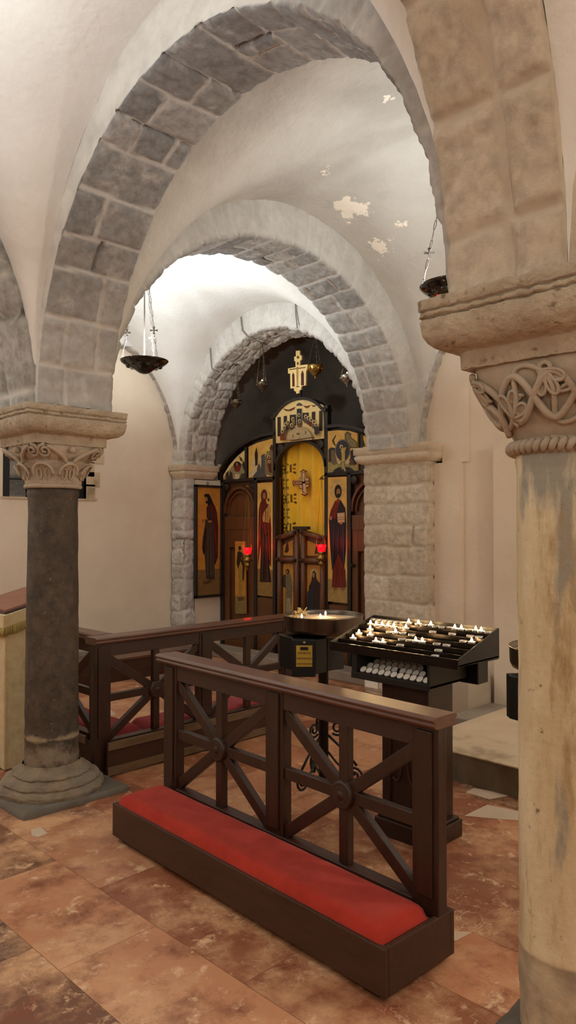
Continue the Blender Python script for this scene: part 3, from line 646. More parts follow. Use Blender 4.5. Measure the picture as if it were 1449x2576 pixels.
def petal(th, q, ang, ln, wd, lift):
    ca, sa = math.cos(ang), math.sin(ang); out = []; mid = []
    for a in np.linspace(0, 2*PI, 18)[:-1]:
        x = ln*(.5-.5*math.cos(a)); y = wd*math.sin(a)*(.45+.55*(x/ln))
        X = x*ca-y*sa; Y = x*sa+y*ca; out.append(bellpt(RX, RY, th+X/.24, q+Y/.222, tabR, lift))
    mb.tube(out, .005, 6, True)
    cen = bellpt(RX, RY, th+.5*ln*ca/.24, q+.5*ln*sa/.222, tabR, lift-.007)
    mb.add(out+[cen], [(i, (i+1) % 17, 17) for i in range(17)], None, True)
Rr = random.Random(3)
for k in range(12):
    th = k*PI/6+.15; up_ = k % 2 == 0
    q = .80 if up_ else .30
    b = -PI/2+.5 if up_ else PI/2-.4
    for j in (-1, 0, 1): petal(th, q, b+j*.66+Rr.uniform(-.1,.1), .074-.010*abs(j), .018, .017)
    petal(th+.18, .55, .3+PI*(k % 3)*.5, .04, .010, .010)
    mb.tube([bellpt(RX, RY, th+.02+.075*math.cos(a), q+(.02 if up_ else -.02)+.085*math.sin(a), tabR, .011) for a in np.linspace(-1, 4.6, 18)], .007, 6)
for k in range(4): mb.tube([bellpt(RX, RY, PI/4+k*PI/2+.16*math.sin(a*2), .10+.8*a/PI, tabR, .012) for a in np.linspace(0, PI, 26)], .010, 7)
for k in range(24): mb.sphere(bellpt(RX, RY, k*PI/12+.07, .55, tabR, .008), .010, 8, 6, None, .6)
t.p('carved_capital', mb, M['carveR'], world=True)
mb = MB()
for k in range(44):                            # twisted rope collar
    a0 = 2*PI*k/44; mb.tube([(RX+(.152+.0135*math.sin(f*PI))*math.cos(a0+.12*f), RY+(.152+.0135*math.sin(f*PI))*math.sin(a0+.12*f), 1.758+.036*f) for f in np.linspace(0, 1, 6)], [.006,.010,.0115,.0115,.010,.006], 7)
mb.lathe([(.135,1.752), (.152,1.755), (.156,1.775), (.152,1.797), (.14,1.805)], (RX, RY, 0), 48)
t.p('rope_collar', mb, M['carveR'], world=True)
t.p('abacus', abacus(RX, RY), M['abac'], world=True)

# window --------------------------------------------------------------
t = Thing('window_1', 'dark barred window with stepped stone surround in the back wall', 'window', ((WX0+WX1)/2, 7.46, WZ0)); t.e['kind'] = 'structure'
mb = MB()
mb.box((WX0-.02, 7.45, WZ0-.02), (WX1+.13, 7.5, WZ0)); t.p('sill', mb, M['step'], world=True)
mb = MB()
for x in (WX0, WX1-.09): mb.box((x, 7.50, WZ0), (x+.09, 7.56, WZ1))
for x in (3.62, 3.93): mb.box((x-.013, 7.52, WZ0), (x+.013, 7.55, WZ1))
for z in (2.04, 2.24, 2.44, 2.64, 2.84): mb.box((WX0, 7.525, z-.009), (WX1, 7.545, z+.009))
t.p('bars', mb, M['black'], world=True)
t.p('stone_infill', sheet([(WX0, 7.68), (WX1, 7.68)], WZ0, WZ1, 77, M['archA'], du=.03, cmin=.2, cmax=.3), world=True)
mb = MB()
for k, (w, z) in enumerate(((.11, WZ0), (.17, WZ0+.14), (.10, WZ0+.25), (.22, WZ0+.40), (.12, WZ0+.52), (.2, WZ0+.7))): mb.box((WX1, 7.452, z), (WX1+w, 7.5, z+.16))
t.p('stepped_surround', mb, M['step'], world=True)
# ------------------------------------------------------------------ kneelers
def kneeler(label, loc, rz, L=1.72, hcap=.88, post_floor=False, xa=0.0, xb=None, cushion='velvet'):
    """local x along the length, kneeling side -y, panel plane around y=0; box from xa to xb"""
    t = Thing('kneeling_rail', label, 'kneeler', loc, rz)
    xb = L if xb is None else xb
    D = .385; yb = .065; b = .022                   # box from yb-D to yb
    mb = MB()
    mb.box((xa, yb-D, .028), (xb, yb-D+b, .185)); mb.box((xa, yb-b, .028), (xb, yb, .185)); mb.box((xa, yb-D+b, .028), (xa+b, yb-b, .185)); mb.box((xb-b, yb-D+b, .028), (xb, yb-b, .185))
    mb.box((xa+b, yb-D+b, .12), (xb-b, yb-b, .165)); t.p('base_box', mb, M['woodbox'], bevel=.003)
    for x in (xa+.05, xb-.11):
        for y in (yb-D+.03, yb-.09): t.p('foot', MB().box((x, y, 0), (x+.06, y+.06, .03)), M['wood'])
    if post_floor:
        t.p('skirting_board', MB().box((.07, yb, .012), (L-.07, yb+.012, .062)), M['woodworn'], bevel=.002)
        t.p('skirting_board', MB().box((.07, yb, .165), (L-.07, yb+.016, .215)), M['woodworn'], bevel=.002)
        if xb < L: t.p('back_board', MB().box((xb, yb-.012, .03), (L-.07, yb, .19)), M['woodbox'])
    ca, cb = xa+.012, xb-.03; ya, yc = yb-D+.012, -.038; rows = []; nx, ny = 70, 18
    for i in range(nx+1):
        u = i/nx; x = ca+(cb-ca)*(u+.035*math.sin(2*PI*u)*-1); row = []
        for k in range(ny+1):
            v = k/ny; y = ya+(yc-ya)*v; e = min(1, max(0, min(x-ca, cb-x)/.05)); g = min(1, max(0, min(y-ya, yc-y)/.045))
            h = math.sqrt(max(0, 1-(1-e)**2))*math.sqrt(max(0, 1-(1-g)**2))
            row.append((x, y, .178+.052*h+.004*fr((x, y, 0), 4, 2)*h))
        rows.append(row)
    m_ = MB(); m_.grid(rows, None, True, flip=True); t.p('cushion', m_, M[cushion])
    zt = hcap-.042; pz = .0 if post_floor else .15; pw = .115
    ps = (.002, L/2-pw/2, L-pw-.002)
    for i, x in enumerate(ps):
        m_ = MB().box((x, -.026, pz if i != 1 else .15), (x+pw, .026, zt)); m_.box((x+.022, -.034, .24), (x+pw-.022, .034, zt-.02)); t.p('post', m_, M['wood'], bevel=.004)
    t.p('top_rail', MB().box((ps[0]+pw-.002, -.022, zt-.085), (ps[2]+.002, .022, zt)), M['wood_shade'], bevel=.003)
    t.p('bottom_rail', MB().box((ps[0]+pw-.002, -.03, .165), (ps[2]+.002, .03, .215)), M['wood_shade'], bevel=.003)
    pr = [(-.050, 0), (-.062, .006), (-.066, .014), (-.062, .022), (-.060, .024), (-.068, .028), (-.071, .034), (-.066, .041), (-.055, .044),
          (.055, .044), (.066, .041), (.071, .034), (.068, .028), (.060, .024), (.062, .022), (.066, .014), (.062, .006), (.050, 0)]
    m_ = MB(); A = [(-.012, y, hcap-.044+z) for y, z in pr]; m_.prism(A, (L+.024, 0, 0)); t.p('hand_rail', m_, M['wood_lit'], bevel=.003)
    for i in range(2):
        x0, x1 = ps[i]+pw, ps[i+1]; za, zb = .215, zt-.085; cx, cz = (x0+x1)/2, (za+zb)/2; n = (0, 1, 0)
        for (p, q, w, tk) in (((cx,0,za),(cx,0,zb),.048,.036), ((x0,0,cz),(x1,0,cz),.048,.034), ((x0-.01,0,za+.01),(x1+.01,0,zb-.01),.05,.030), ((x0-.01,0,zb-.01),(x1+.01,0,za+.01),.05,.032)):
            t.p('spoke', MB().beam(p, q, w, tk, n), M['wood'], bevel=.003)
        m_ = MB(); pf = [(.0001, .040), (.012, .040), (.016, .036), (.022, .034), (.030, .037), (.036, .034), (.042, .034), (.050, .036), (.056, .030), (.058, .016), (.058, 0)]
        for s_ in (-1, 1):
            k = MB(); k.lathe(pf, (0,0,0), 32); k.xf(Matrix.Translation((cx, 0, cz)) @ Matrix.Rotation(PI/2*s_, 4, 'X')); m_.add(k.v, k.f, None, True)
        t.p('medallion', m_, M['wood'])
    return t
# front: kneeling side faces -X
P0 = np.array([2.245, 1.475]); P1 = np.array([2.315, 3.205]); ang = math.atan2(P1[1]-P0[1], P1[0]-P0[0])
kneeler('dark wooden kneeling rail with bright red velvet cushion standing in front of the candle rack', (P1[0], P1[1], 0), ang+PI, L=1.732, hcap=.885)
kneeler('dark wooden kneeling rail seen from behind, running from the dark column to the sand bowl', (4.135, 4.10, 0), PI, L=1.74, hcap=.862, post_floor=True, xb=1.30, cushion='velvetp')
kneeler('dark wooden kneeling rail set crosswise just behind the dark column', (2.52, 4.19, 0), PI/2, L=1.74, hcap=.862, post_floor=True, cushion='velvetp')

# low bench in the back
t = Thing('low_bench', 'long low dark wooden bench along the stone ledge by the back wall', 'bench', (4.2, 6.6, 0))
t.p('front_board', MB().box((2.9, 6.44, 0), (5.02, 6.47, .20)), M['woodbox'], world=True, bevel=.003)
t.p('seat', MB().box((2.88, 6.43, .20), (5.04, 6.83, .225)), M['wood_lit'], world=True, bevel=.004)
t.p('end_board', MB().box((4.98, 6.47, 0), (5.02, 6.82, .20)), M['woodbox'], world=True)

# lectern on the left (its board rises towards +X)
t = Thing('lectern', 'cream draped lectern with sloping reddish board, cut off by the picture edge', 'lectern', (2.2, 4.85, 0))
X0, X1, Y0, Y1 = 2.07, 2.42, 4.60, 5.15; g = .02
def topz(x): return .985+(x-X0)*.24
def skirt(z0, z1f, out, wav, nz, name, mtl, par=None):
    rows = []
    for k_ in range(nz+1):
        row = []
        for (xa, ya, xb, yb_) in ((X0-out, Y1, X0-out, Y0-out), (X0-out, Y0-out, X1, Y0-out), (X1, Y0-out, X1, Y1)):
            for f in np.linspace(0, 1, 24):
                x = xa+(xb-xa)*f; y = ya+(yb_-ya)*f; zt_ = z1f(x); z0_ = z0(x); z = z0_+(zt_-z0_)*k_/nz; d = wav*math.sin(22*(x+y))*(1-k_/nz)
                row.append((x-(d if xa == xb else 0), y-(d if ya == yb_ else 0), z))
        rows.append(row)
    mb = MB(); mb.grid(rows, None, True); return t.p(name, mb, mtl, par, world=True)
skirt(lambda x: .01, lambda x: topz(x)-.02, 0, .005, 20, 'cloth_skirt', M['cloth'])
cov = skirt(lambda x: topz(x)-.075, lambda x: topz(x), g, .004, 6, 'cloth_cover', M['cloth'])
rows = [[(x, y, topz(x)+.001) for y in np.linspace(Y0-g, Y1, 6)] for x in np.linspace(X0-g, X1, 8)]
t.p('cloth_top', MB().grid(rows, None, True), M['cloth'], cov, world=True)
mb = MB(); Rr = random.Random(2)
for x in np.linspace(X0-g, X1, 70):
    zt_ = topz(x)-.073; mb.tube([(x, Y0-g-.002, zt_), (x+Rr.uniform(-.004,.004), Y0-g-.004, zt_-.03), (x+Rr.uniform(-.006,.006), Y0-g-.003, zt_-Rr.uniform(.05,.062))], .0032, 5)
for y in np.linspace(Y0-g, Y1, 90):
    zt_ = topz(X0)-.078; mb.tube([(X0-g, y, zt_), (X0-g-.003, y+Rr.uniform(-.004,.004), zt_-.03), (X0-g, y+Rr.uniform(-.006,.006), zt_-Rr.uniform(.05,.062))], .0032, 5)
t.p('fringe', mb, M['fringe'], parent=cov, world=True)
A = [(X0+.01, Y0+.015, topz(X0)+.004), (X1+.03, Y0+.015, topz(X1)+.012), (X1+.03, Y0+.015, topz(X1)+.040), (X0+.01, Y0+.015, topz(X0)+.030)]
t.p('reading_board', MB().prism(A, (0, Y1-Y0-.03, 0)), M['board'], world=True, bevel=.003)
A = [(X0+.0, Y0+.0, topz(X0)+.002), (X1+.03, Y0+.0, topz(X1)+.010), (X1+.03, Y0+.0, topz(X1)+.022), (X0+.0, Y0+.0, topz(X0)+.016)]
t.p('board_edge', MB().prism(A, (0, Y1-Y0, 0)), M['wood'], world=True, bevel=.003)

# ------------------------------------------------------------------ sand bowl stand
def scroll(mb, c, e1, e2, pts2, r):
    mb.tube([Vector(c)+Vector(e1)*a+Vector(e2)*b for a, b in pts2], r, 7)
def spiral2(cx, cy, R, a0, turns, sgn, n=26, r1=.25):
    return [(cx+R*(1-(1-r1)*i/n)*math.cos(a0+sgn*2*PI*turns*i/n), cy+R*(1-(1-r1)*i/n)*math.sin(a0+sgn*2*PI*turns*i/n)) for i in range(n+1)]
def bowl_stand(label, loc, la):
    t = Thing('sand_candle_stand', label, 'candle stand', loc, group=None)
    mb = MB(); mb.lathe([(.0001,.02), (.030,.02), (.030,.70), (.034,.70), (.034,.72), (.03,.73), (.03,.90), (.12,.905)], (0,0,0), 24); t.p('pole', mb, M['black'])
    for k in range(3):
        a = la+k*2*PI/3; e1 = Vector((math.cos(a), math.sin(a), 0)); e2 = Vector((0,0,1)); m_ = MB()
        m_.tube([e1*x+e2*z for x, z in ((.028,.30), (.09,.245), (.15,.19), (.20,.13))], .0075, 7)
        m_.tube([e1*x+e2*z for x, z in ((.028,.20), (.07,.15), (.12,.10), (.19,.075))], .0065, 7)
        m_.tube([e1*x+e2*z for x, z in spiral2(.185, .062, .055, PI*.6, 1.6, -1)], .0075, 7)
        m_.tube([e1*x+e2*z for x, z in spiral2(.085, .345, .045, -PI*.75, 1.5, 1)], .007, 7)
        m_.tube([e1*x+e2*z for x, z in ((.028,.06), (.08,.05), (.14,.07))], .0065, 7)
        t.p('scroll_leg', m_, M['iron'])
    mb = MB(); mb.lathe([(.0001,.905), (.15,.908), (.225,.925), (.234,.945), (.2365,1.012), (.240,1.016), (.236,1.020), (.231,1.014), (.230,.985), (.0001,.985)], (0,0,0), 72); t.p('bowl', mb, M['steel'])
    rows = []
    for r in np.linspace(.001, .2305, 16): rows.append([(r*math.cos(a), r*math.sin(a), .990+.012*(1-(r/.23)**2)+.006*fr((r*math.cos(a), r*math.sin(a), 0), 14, 3)) for a in np.linspace(0, 2*PI, 49)])
    mb = MB(); mb.grid(rows, None, True); o = t.p('sand', mb, M['sand']); o['kind'] = 'stuff'
    return t
BX, BY = 3.31, 3.01
_q = atz(757, 1998, 0); la1 = math.atan2(_q[1]-BY, _q[0]-BX)
st1 = bowl_stand('steel bowl of sand on a black pole with scrolled iron legs, beside the candle rack', (BX, BY, 0), la1)
def text(s, size, M4, m, parent, inv):
    c = bpy.data.curves.new('lettering', 'FONT'); c.body = s; c.size = size; c.extrude = .0004; c.align_x = 'CENTER'; c.resolution_u = 3
    o = bpy.data.objects.new('tmp', c); COL.objects.link(o); bpy.context.view_layer.update()
    dg = bpy.context.evaluated_depsgraph_get(); me = bpy.data.meshes.new_from_object(o.evaluated_get(dg)); bpy.data.objects.remove(o)
    me.transform(inv @ M4); me.materials.clear(); me.materials.append(m)
    q = bpy.data.objects.new('lettering', me); COL.objects.link(q); q.parent = parent; return q
RX90 = Matrix.Rotation(PI/2, 4, 'X')

def offering_box(label, cx, cy):                  # local -y faces the viewer
    D45 = Matrix.Translation((cx, cy, 0)) @ Matrix.Rotation(-PI/4, 4, 'Z')
    def w45(m_): return m_.xf(D45)
    t = Thing('offering_box', label, 'collection box', (cx-.1, cy-.1, .7))
    mb = MB(); mb.prism([(-.26,-.05,.715), (-.185,-.17,.715), (-.105,-.17,.715), (-.105,.0,.715), (-.26,.0,.715)], (0,0,.188)); t.p('side_housing', w45(mb), M['black'], world=True, bevel=.004)
    mb = MB(); mb.box((-.19,-.225,.688), (-.055,-.06,.903)); t.p('body', w45(mb), M['black'], world=True, bevel=.006)
    mb = MB(); mb.prism([(-.055,-.21,.70), (.010,-.15,.70), (.010,-.045,.70), (-.055,-.045,.70)], (0,0,.20)); t.p('side_housing', w45(mb), M['black'], world=True, bevel=.004)
    mb = MB(); mb.beam((.015,-.14,.80), (.115,-.08,.80), .185, .008, (-.5,.86,0)); t.p('back_plate', w45(mb), M['blackm'], world=True, bevel=.002)
    mb = MB(); mb.box((-.166,-.228,.748), (-.074,-.2245,.868)); pl = t.p('notice_plate', w45(mb), M['yellow'], world=True)
    mb = MB(); mb.box((-.143,-.2295,.842), (-.097,-.2275,.860), M['ink']); mb.box((-.138,-.2305,.848), (-.102,-.229,.854), M['black']); t.p('coin_slot', w45(mb), None, parent=pl, world=True)
    k = MB(); k.lathe([(.0001,.004), (.006,.004), (.008,0)], (0,0,0), 16); k.xf(Matrix.Translation((-.120,-.2252,.884)) @ Matrix.Rotation(PI/2, 4, 'X')); t.p('lock', w45(k), M['silver'], world=True)
    for s_, z, sz in (('OFFERTE', .818, .0185), ('OFFERINGS', .789, .0165), ('ПОЖЕРТВОВАНИЯ', .760, .0118)):
        text(s_, sz, D45 @ Matrix.Translation((-.120, -.2285, z)) @ RX90, M['ink'], pl, t.inv)
RX90 = Matrix.Rotation(PI/2, 4, 'X')
offering_box('black offering box with a yellow notice under the sand bowl beside the icon screen', BX, BY)
# lumps of wax and three short lit candles on the sand
rz_ = Random = random.Random(9)
tw = Thing('wax_heap', 'heap of pale used wax lumps on the sand bowl', 'wax', (BX-.10, BY+.10, .995))
mb = MB()
for i in range(46):
    a = rz_.uniform(0, 2*PI); r = rz_.uniform(0, .055); c_ = atz(752, 1547, 1.0); q = (c_[0]+r*1.2*math.cos(a), c_[1]+r*1.2*math.sin(a), .998+.038*max(0, 1-r/.06)*rz_.random())
    mb.sphere(q, rz_.uniform(.006, .012), 7, 5, None, rz_.uniform(.6, 1.3))
for i in range(12):
    c_ = atz(720+i*3.5, 1553-rz_.random()*4, 1.0); mb.sphere((c_[0], c_[1], 1.0), rz_.uniform(.006,.010), 7, 5)
for i in range(14):
    c_ = atz(760, 1547, 1.0); a = rz_.uniform(0, 2*PI); mb.tube([(c_[0], c_[1], 1.01), (c_[0]+.03*math.cos(a), c_[1]+.03*math.sin(a), 1.02+rz_.random()*.03)], .003, 5)
tw.p('lumps', mb, M['lump'], world=True)
tw.e['kind'] = 'stuff'
def flame_mesh(h=.022, r=.0065):
    m_ = MB(); m_.lathe([(.0004,0), (r*.7,h*.12), (r,h*.3), (r*.75,h*.6), (.0003,h)], (0,0,0), 8); return m_
LIT = []
for (u, v, lb) in ((759, 1556, 'short lit candle beside the wax heap in the sand bowl'), (806, 1556, 'short lit candle at the front rim of the sand bowl'), (819, 1549, 'short lit candle standing behind another near the middle of the sand bowl')):
    c_ = atz(u, v, 1.01); tc_ = Thing('candle', lb, 'candle', (c_[0], c_[1], .985), group='candles in the sand bowl')
    mb = MB(); mb.lathe([(.0001,0), (.006,0), (.006,.028), (.0001,.029)], (0,0,0), 12); tc_.p('wax_stub', mb, M['wax'])
    k = flame_mesh(.022, .006); k.xf(Matrix.Translation((0,0,.031))); tc_.p('flame', k, M['flame']); LIT.append((c_[0], c_[1], 1.035))
# second stand mostly hidden behind the pale column
st2 = bowl_stand('steel sand bowl mostly hidden behind the pale marble column', (3.18, 1.457, 0), math.radians(75))
offering_box('black offering box under the sand bowl hidden behind the pale marble column', 3.18, 1.457)

# ------------------------------------------------------------------ candle rack
t = Thing('candle_rack', 'dark steel tiered votive candle rack on a carved wooden pedestal', 'candle rack', (3.12, 2.19, 0))
mb = MB(); mb.box((2.985,2.03,0), (3.265,2.37,.085)); mb.box((2.997,2.042,.085), (3.253,2.358,.10)); t.p('plinth', mb, M['wood'], world=True, bevel=.006)
PX0, PX1, PY0, PY1 = 3.02, 3.235, 2.065, 2.345
ped = t.p('pedestal', MB().box((PX0, PY0, .09), (PX1, PY1, .78)), M['wood'], world=True, bevel=.004)
mb = MB(); yc = (PY0+PY1)/2                                # carved tracery on the front: two lobed arches and side scrolls
def fy(y, z): return (PX0-.002, yc+y, z)
mb.tube([fy(-.085+.0*i, z) for i, z in enumerate((.16,.62))]+[fy(-.085+.045*(1-math.cos(a)), .62+.05*math.sin(a)) for a in np.linspace(.2, PI, 12)], .006, 6)
mb.tube([fy(.085, z) for z in (.16,.62)]+[fy(.085-.045*(1-math.cos(a)), .62+.05*math.sin(a)) for a in np.linspace(.2, PI, 12)], .006, 6)
mb.tube([fy(0, .62), fy(0, .55)], .006, 6); mb.tube([fy(-.085, .16), fy(.085, .16)], .006, 6)
mb.tube([fy(-.05+.03*math.cos(a), .36+.08*math.sin(a)) for a in np.linspace(-2.2, 1.2, 14)], .007, 6); mb.tube([fy(.05-.03*math.cos(a), .36+.08*math.sin(a)) for a in np.linspace(-2.2, 1.2, 14)], .007, 6)
t.p('carved_tracery', mb, M['woodbox'], parent=ped, world=True)
# storage box below the tray, open in front
bx0, bx1, by0, by1, bz0, bz1 = 2.965, 3.30, 2.02, 2.50, .775, .915; w_ = .014
mb = MB(); mb.box((bx0, by0, bz0), (bx1, by1, bz0+w_)); mb.box((bx0, by0, bz0), (bx1, by0+w_, bz1)); mb.box((bx0, by1-w_*2.5, bz0), (bx1, by1, bz1)); mb.box((bx1-w_, by0, bz0), (bx1, by1, bz1)); mb.box((bx0-.004, by0, bz0-.01), (bx0+.008, by1, bz0+.022))
t.p('storage_box', mb, M['blackm'], world=True, bevel=.002)
t.p('sloping_shelf', MB().prism([(bx0+.01, by0+w_, bz0+.02), (bx1-.02, by0+w_, bz0+.085), (bx1-.02, by0+w_, bz0+.015), (bx0+.01, by0+w_, bz0+.012)], (0, by1-by0-3.5*w_, 0)), M['blackm'], world=True)
mb = MB(); mb.box((3.30, 1.96, .755), (3.40, 2.12, .93)); t.p('side_box', mb, M['black'], world=True, bevel=.006)
# tray
tx0, tx1, ty0, ty1 = 2.955, 3.315, 1.855, 2.635; NS = 6; zf, zb = .922, 1.018
stepd = (tx1-tx0-.03)/NS
tr = MB(); tr.box((tx0, ty0, .905), (tx1, ty1, .912)); tray = t.p('tray', tr, M['blackm'], world=True)
for s_ in (ty0, ty1-.006):
    mb = MB(); mb.prism([(tx0-.005, s_, .905), (tx1, s_, .895), (tx1, s_, 1.046), (tx0-.005, s_, .938)], (0, .006, 0)); t.p('side_panel', mb, M['blackm'], world=True, bevel=.001)
t.p('front_lip', MB().box((tx0-.008, ty0, .892), (tx0, ty1, .938)), M['shelf'], world=True, bevel=.001)
t.p('back_panel', MB().box((tx1, ty0, .9), (tx1+.006, ty1, 1.046)), M['blackm'], world=True)
SH = []
for i in range(NS):
    xa = tx0+.004+i*stepd*1.03; z = zf+(zb-zf)*i/(NS-1); SH.append((xa, xa+stepd, z))
    mb = MB(); mb.box((xa, ty0+.006, z-.002), (xa+stepd, ty1-.006, z)); mb.box((xa-.002, ty0+.006, z-.016), (xa, ty1-.006, z+.006)); t.p('shelf', mb, M['shelf'], world=True)
_a = atx(919, 1711, 2.955); _b = atx(951, 1733, 2.955)
t.p('price_card', MB().box((2.953, _b[1], _b[2]), (2.957, _a[1], _a[2])), M['card'], world=True)
t.p('card_holder', MB().box((2.958, _b[1]+.01, _b[2]), (2.968, _a[1]-.01, .775)), M['blackm'], world=True)

# tealights
def tealight(label, loc, lit, group, tilt=None):
    t_ = Thing('tealight', label, 'candle', loc, group=group)
    mb = MB(); mb.lathe([(.0001,0), (.0185,0), (.0192,.0155), (.0185,.0155), (.018,.013)], (0,0,0), 18); t_.p('tin_cup', mb, M['alu'])
    mb = MB(); mb.lathe([(.018,.0125), (.006,.012), (.0001,.012)], (0,0,0), 18); t_.p('wax', mb, M['wax'])
    if lit: k = flame_mesh(); k.xf(Matrix.Translation((0,0,.013))); t_.p('flame', k, M['flame'])
    return t_
def crop(x, y): return 840+x/3.37, 1540+y/3.37
lit_px = [(107,240),(165,197),(262,210),(255,163),(317,265),(370,275),(310,122),(340,120),(372,125),(400,130),(440,137),(575,150),(482,190),(640,262),(705,268),(715,85),(810,97),(932,108),(1300,140),(998,158),(1072,165),(1137,172),(1122,275)]
off_px = [(400,60),(450,63),(495,68),(535,73),(580,78),(640,84),(643,127),(703,132),(790,140),(905,154),(640,172),(413,190),(595,212),(765,187),(945,205),(1092,225),(1162,235),(1245,190),(1090,130),(1225,142),(510,250),(590,260),(805,292),(890,303),(1028,270),(500,300),(820,348),(925,366)]
ORD = ['first','second','third','fourth','fifth','sixth','seventh','eighth','ninth','tenth','eleventh','twelfth']
TIER = ['front','second','third','fourth','fifth','back']
placed = []
for lit, L_ in ((1, lit_px), (0, off_px)):
    for (x, y) in L_:
        u, v = crop(x, y+10); best = None
        for i, (xa, xb, z) in enumerate(SH):
            p = atz(u, v, z); c_ = (xa+xb)/2; d = abs(p[0]-c_)
            if best is None or d < best[0]: best = (d, i, p)
        d, i, p = best; xa, xb, z = SH[i]; placed.append([i, min(ty1-.03, max(ty0+.03, p[1])), (xa+xb)/2+max(-.006, min(.006, p[0]-(xa+xb)/2)), z, lit])
placed.sort(key=lambda q: (q[0], -q[1]))
for k in range(6):                              # keep neighbours on one shelf apart
    row = [q for q in placed if q[0] == k]
    for it in range(30):
        for a, b in zip(row, row[1:]):
            gap = a[1]-b[1]
            if gap < .0395: m_ = (.0396-gap)/2; a[1] = min(ty1-.028, a[1]+m_); b[1] = max(ty0+.028, b[1]-m_)
cnt = {}
for q in placed:
    key = (q[0], q[4]); cnt[key] = cnt.get(key, 0)+1; n = cnt[key]; i = q[0]
    lb = '%s %s tealight from the left on the %s tier of the candle rack' % (ORD[n-1], 'burning' if q[4] else 'unlit', TIER[i])
    tealight(lb, (q[2], q[1], q[3]), q[4], 'burning tealights on the rack' if q[4] else 'unlit tealights on the rack')
    if q[4]: LIT.append((q[2], q[1], q[3]+.03))
# spare tealights lying on the sloping shelf inside the box
rows_px = [[(270,492),(312,500),(355,510),(400,518),(445,527),(520,540),(587,553),(637,563),(687,573),(737,582),(785,590)], [(305,460),(368,478),(413,485),(458,494),(503,503),(600,518),(650,530),(698,538),(748,547)],
 [(368,447),(422,452),(468,460),(515,468),(562,478),(610,485),(678,492),(730,500)], [(358,420),(435,418),(478,426),(525,433),(608,447),(660,452),(740,467)]]
tl = math.atan2(.065, bx1-bx0-.03)
mbase = None
RN = ['front', 'second', 'third', 'back']
for r_, L_ in enumerate(rows_px):
    x = bx0+.035+r_*.055; nr_ = len(L_); prevy = 9
    ys = []
    for (px_, py_) in L_:
        u, v = crop(px_, py_); p = atx(u, v, x); ys.append(p[1])
    lo_, hi_ = by0+.035, by1-.058
    ys = [min(hi_, max(lo_, y)) for y in ys]
    for it in range(60):
        for a in range(len(ys)-1):
            g_ = ys[a]-ys[a+1]
            if g_ < .0392: ys[a] = min(hi_, ys[a]+(.0393-g_)/2); ys[a+1] = max(lo_, ys[a+1]-(.0393-g_)/2)
    for n_, y in enumerate(ys):
        zz = bz0+.02+(x-bx0-.01)/(bx1-bx0-.03)*.065+.001
        lb = '%s spare white tealight from the left in the %s row inside the rack box' % (ORD[n_], RN[r_])
        if mbase is None:
            tt = tealight(lb, (x, y, zz), 0, 'spare tealights in the rack box'); mbase = tt.e; mbase.rotation_euler = (0, -tl-.5, 0)
        else:
            c_ = copy_tree(mbase); c_.location = (x, y, zz); c_['label'] = lb
M['bulb'] = mat('lamp_bulb', (255,246,232), .4, emit=(255,240,220), estr=30)
# ------------------------------------------------------------------ icon screen
IX = 6.0
def paint(T, name, plane, base, basecol, shapes, tr, parent=None, depth=.02, label=None, axis='x'):
    """painted panel: thin board with flat painted shapes; coordinates mapped onto the real panel plane"""
    ox, oy, sc = tr
    def W(p, off): 
        u, v = ox+p[0]/sc, oy+p[1]/sc
        return atx(u, v, plane-off) if axis == 'x' else aty(u, v, plane-off)
    mb = MB(); ext = (depth, 0, 0) if axis == 'x' else (0, depth, 0)
    def poly(pts, off, m, e=None):
        P = [Vector(W(p, off)) for p in pts]
        mb.prism(P, e or ((.0004, 0, 0) if axis == 'x' else (0, .0004, 0)), m)
    poly(base, 0, basecol, ext)
    for i, s in enumerate(shapes):
        c, pts = s[0], s[1]; m = c if not isinstance(c, tuple) else pm(*c)
        if pts[0] == 'e':
            _, cx, cy, rx, ry = pts; pts = [(cx+rx*math.cos(a), cy+ry*math.sin(a)) for a in np.linspace(0, 2*PI, 20)[:-1]]
        poly(pts, .0007*(i+1), m)
    return T.p(name, mb, None, parent, world=True, label=label)
def fold(c, *segs):                              # thin painted drapery lines
    out = []
    for x0, y0, x1, y1, w in segs: out.append((c, [(x0-w*.2, y0), (x0+w*.2, y0), (x1+w*.5, y1), (x1-w*.5, y1)]))
    return out
TL, TCc, TR4, TR1, TR7 = (480,1080,5.368), (680,980,7.156), (680,1300,5.573), (440,800,2.1955), (800,1050,10.35)
T = Thing('icon_screen', 'carved wooden icon screen with gold painted panels filling the rubble arch', 'icon screen', (IX, 5.81, 0))
fr_ = MB(); Mf = M['woodfr']
def post(y, z0, z1, w=.05, x0=5.985, x1=6.05): fr_.box((x0, y-w/2, z0), (x1, y+w/2, z1))
for y in (7.155, 6.54, 6.215, 5.405, 5.08, 4.465): post(y, .0, 2.12 if y not in (6.215, 5.405) else 2.86)
post(6.715, 2.12, 2.50, .035); post(4.905, 2.12, 2.50, .035)
fr_.box((5.985, 6.2, 2.085), (6.05, 7.175, 2.125)); fr_.box((5.985, 4.445, 2.085), (6.05, 5.42, 2.125))
T.p('frame', fr_, Mf, world=True, bevel=.004)
def arcband(pts, th, x0, x1, up=True):
    mb = MB(); P = [Vector((0, y, z)) for y, z in pts]; out = []
    rows = []
    for i, p in enumerate(P):
        d = (P[min(i+1, len(P)-1)]-P[max(i-1, 0)]).normalized(); n = Vector((0, -d.z, d.y))
        if n.z < 0: n = -n
        q = p+n*th; rows.append([(x0, p.y, p.z), (x0, q.y, q.z), (x1, q.y, q.z), (x1, p.y, p.z), (x0, p.y, p.z)])
    mb.grid(rows, None, False); mb.add([r for r in rows[0][:4]], [(0,1,2,3)]); mb.add([r for r in rows[-1][:4]], [(3,2,1,0)]); return mb
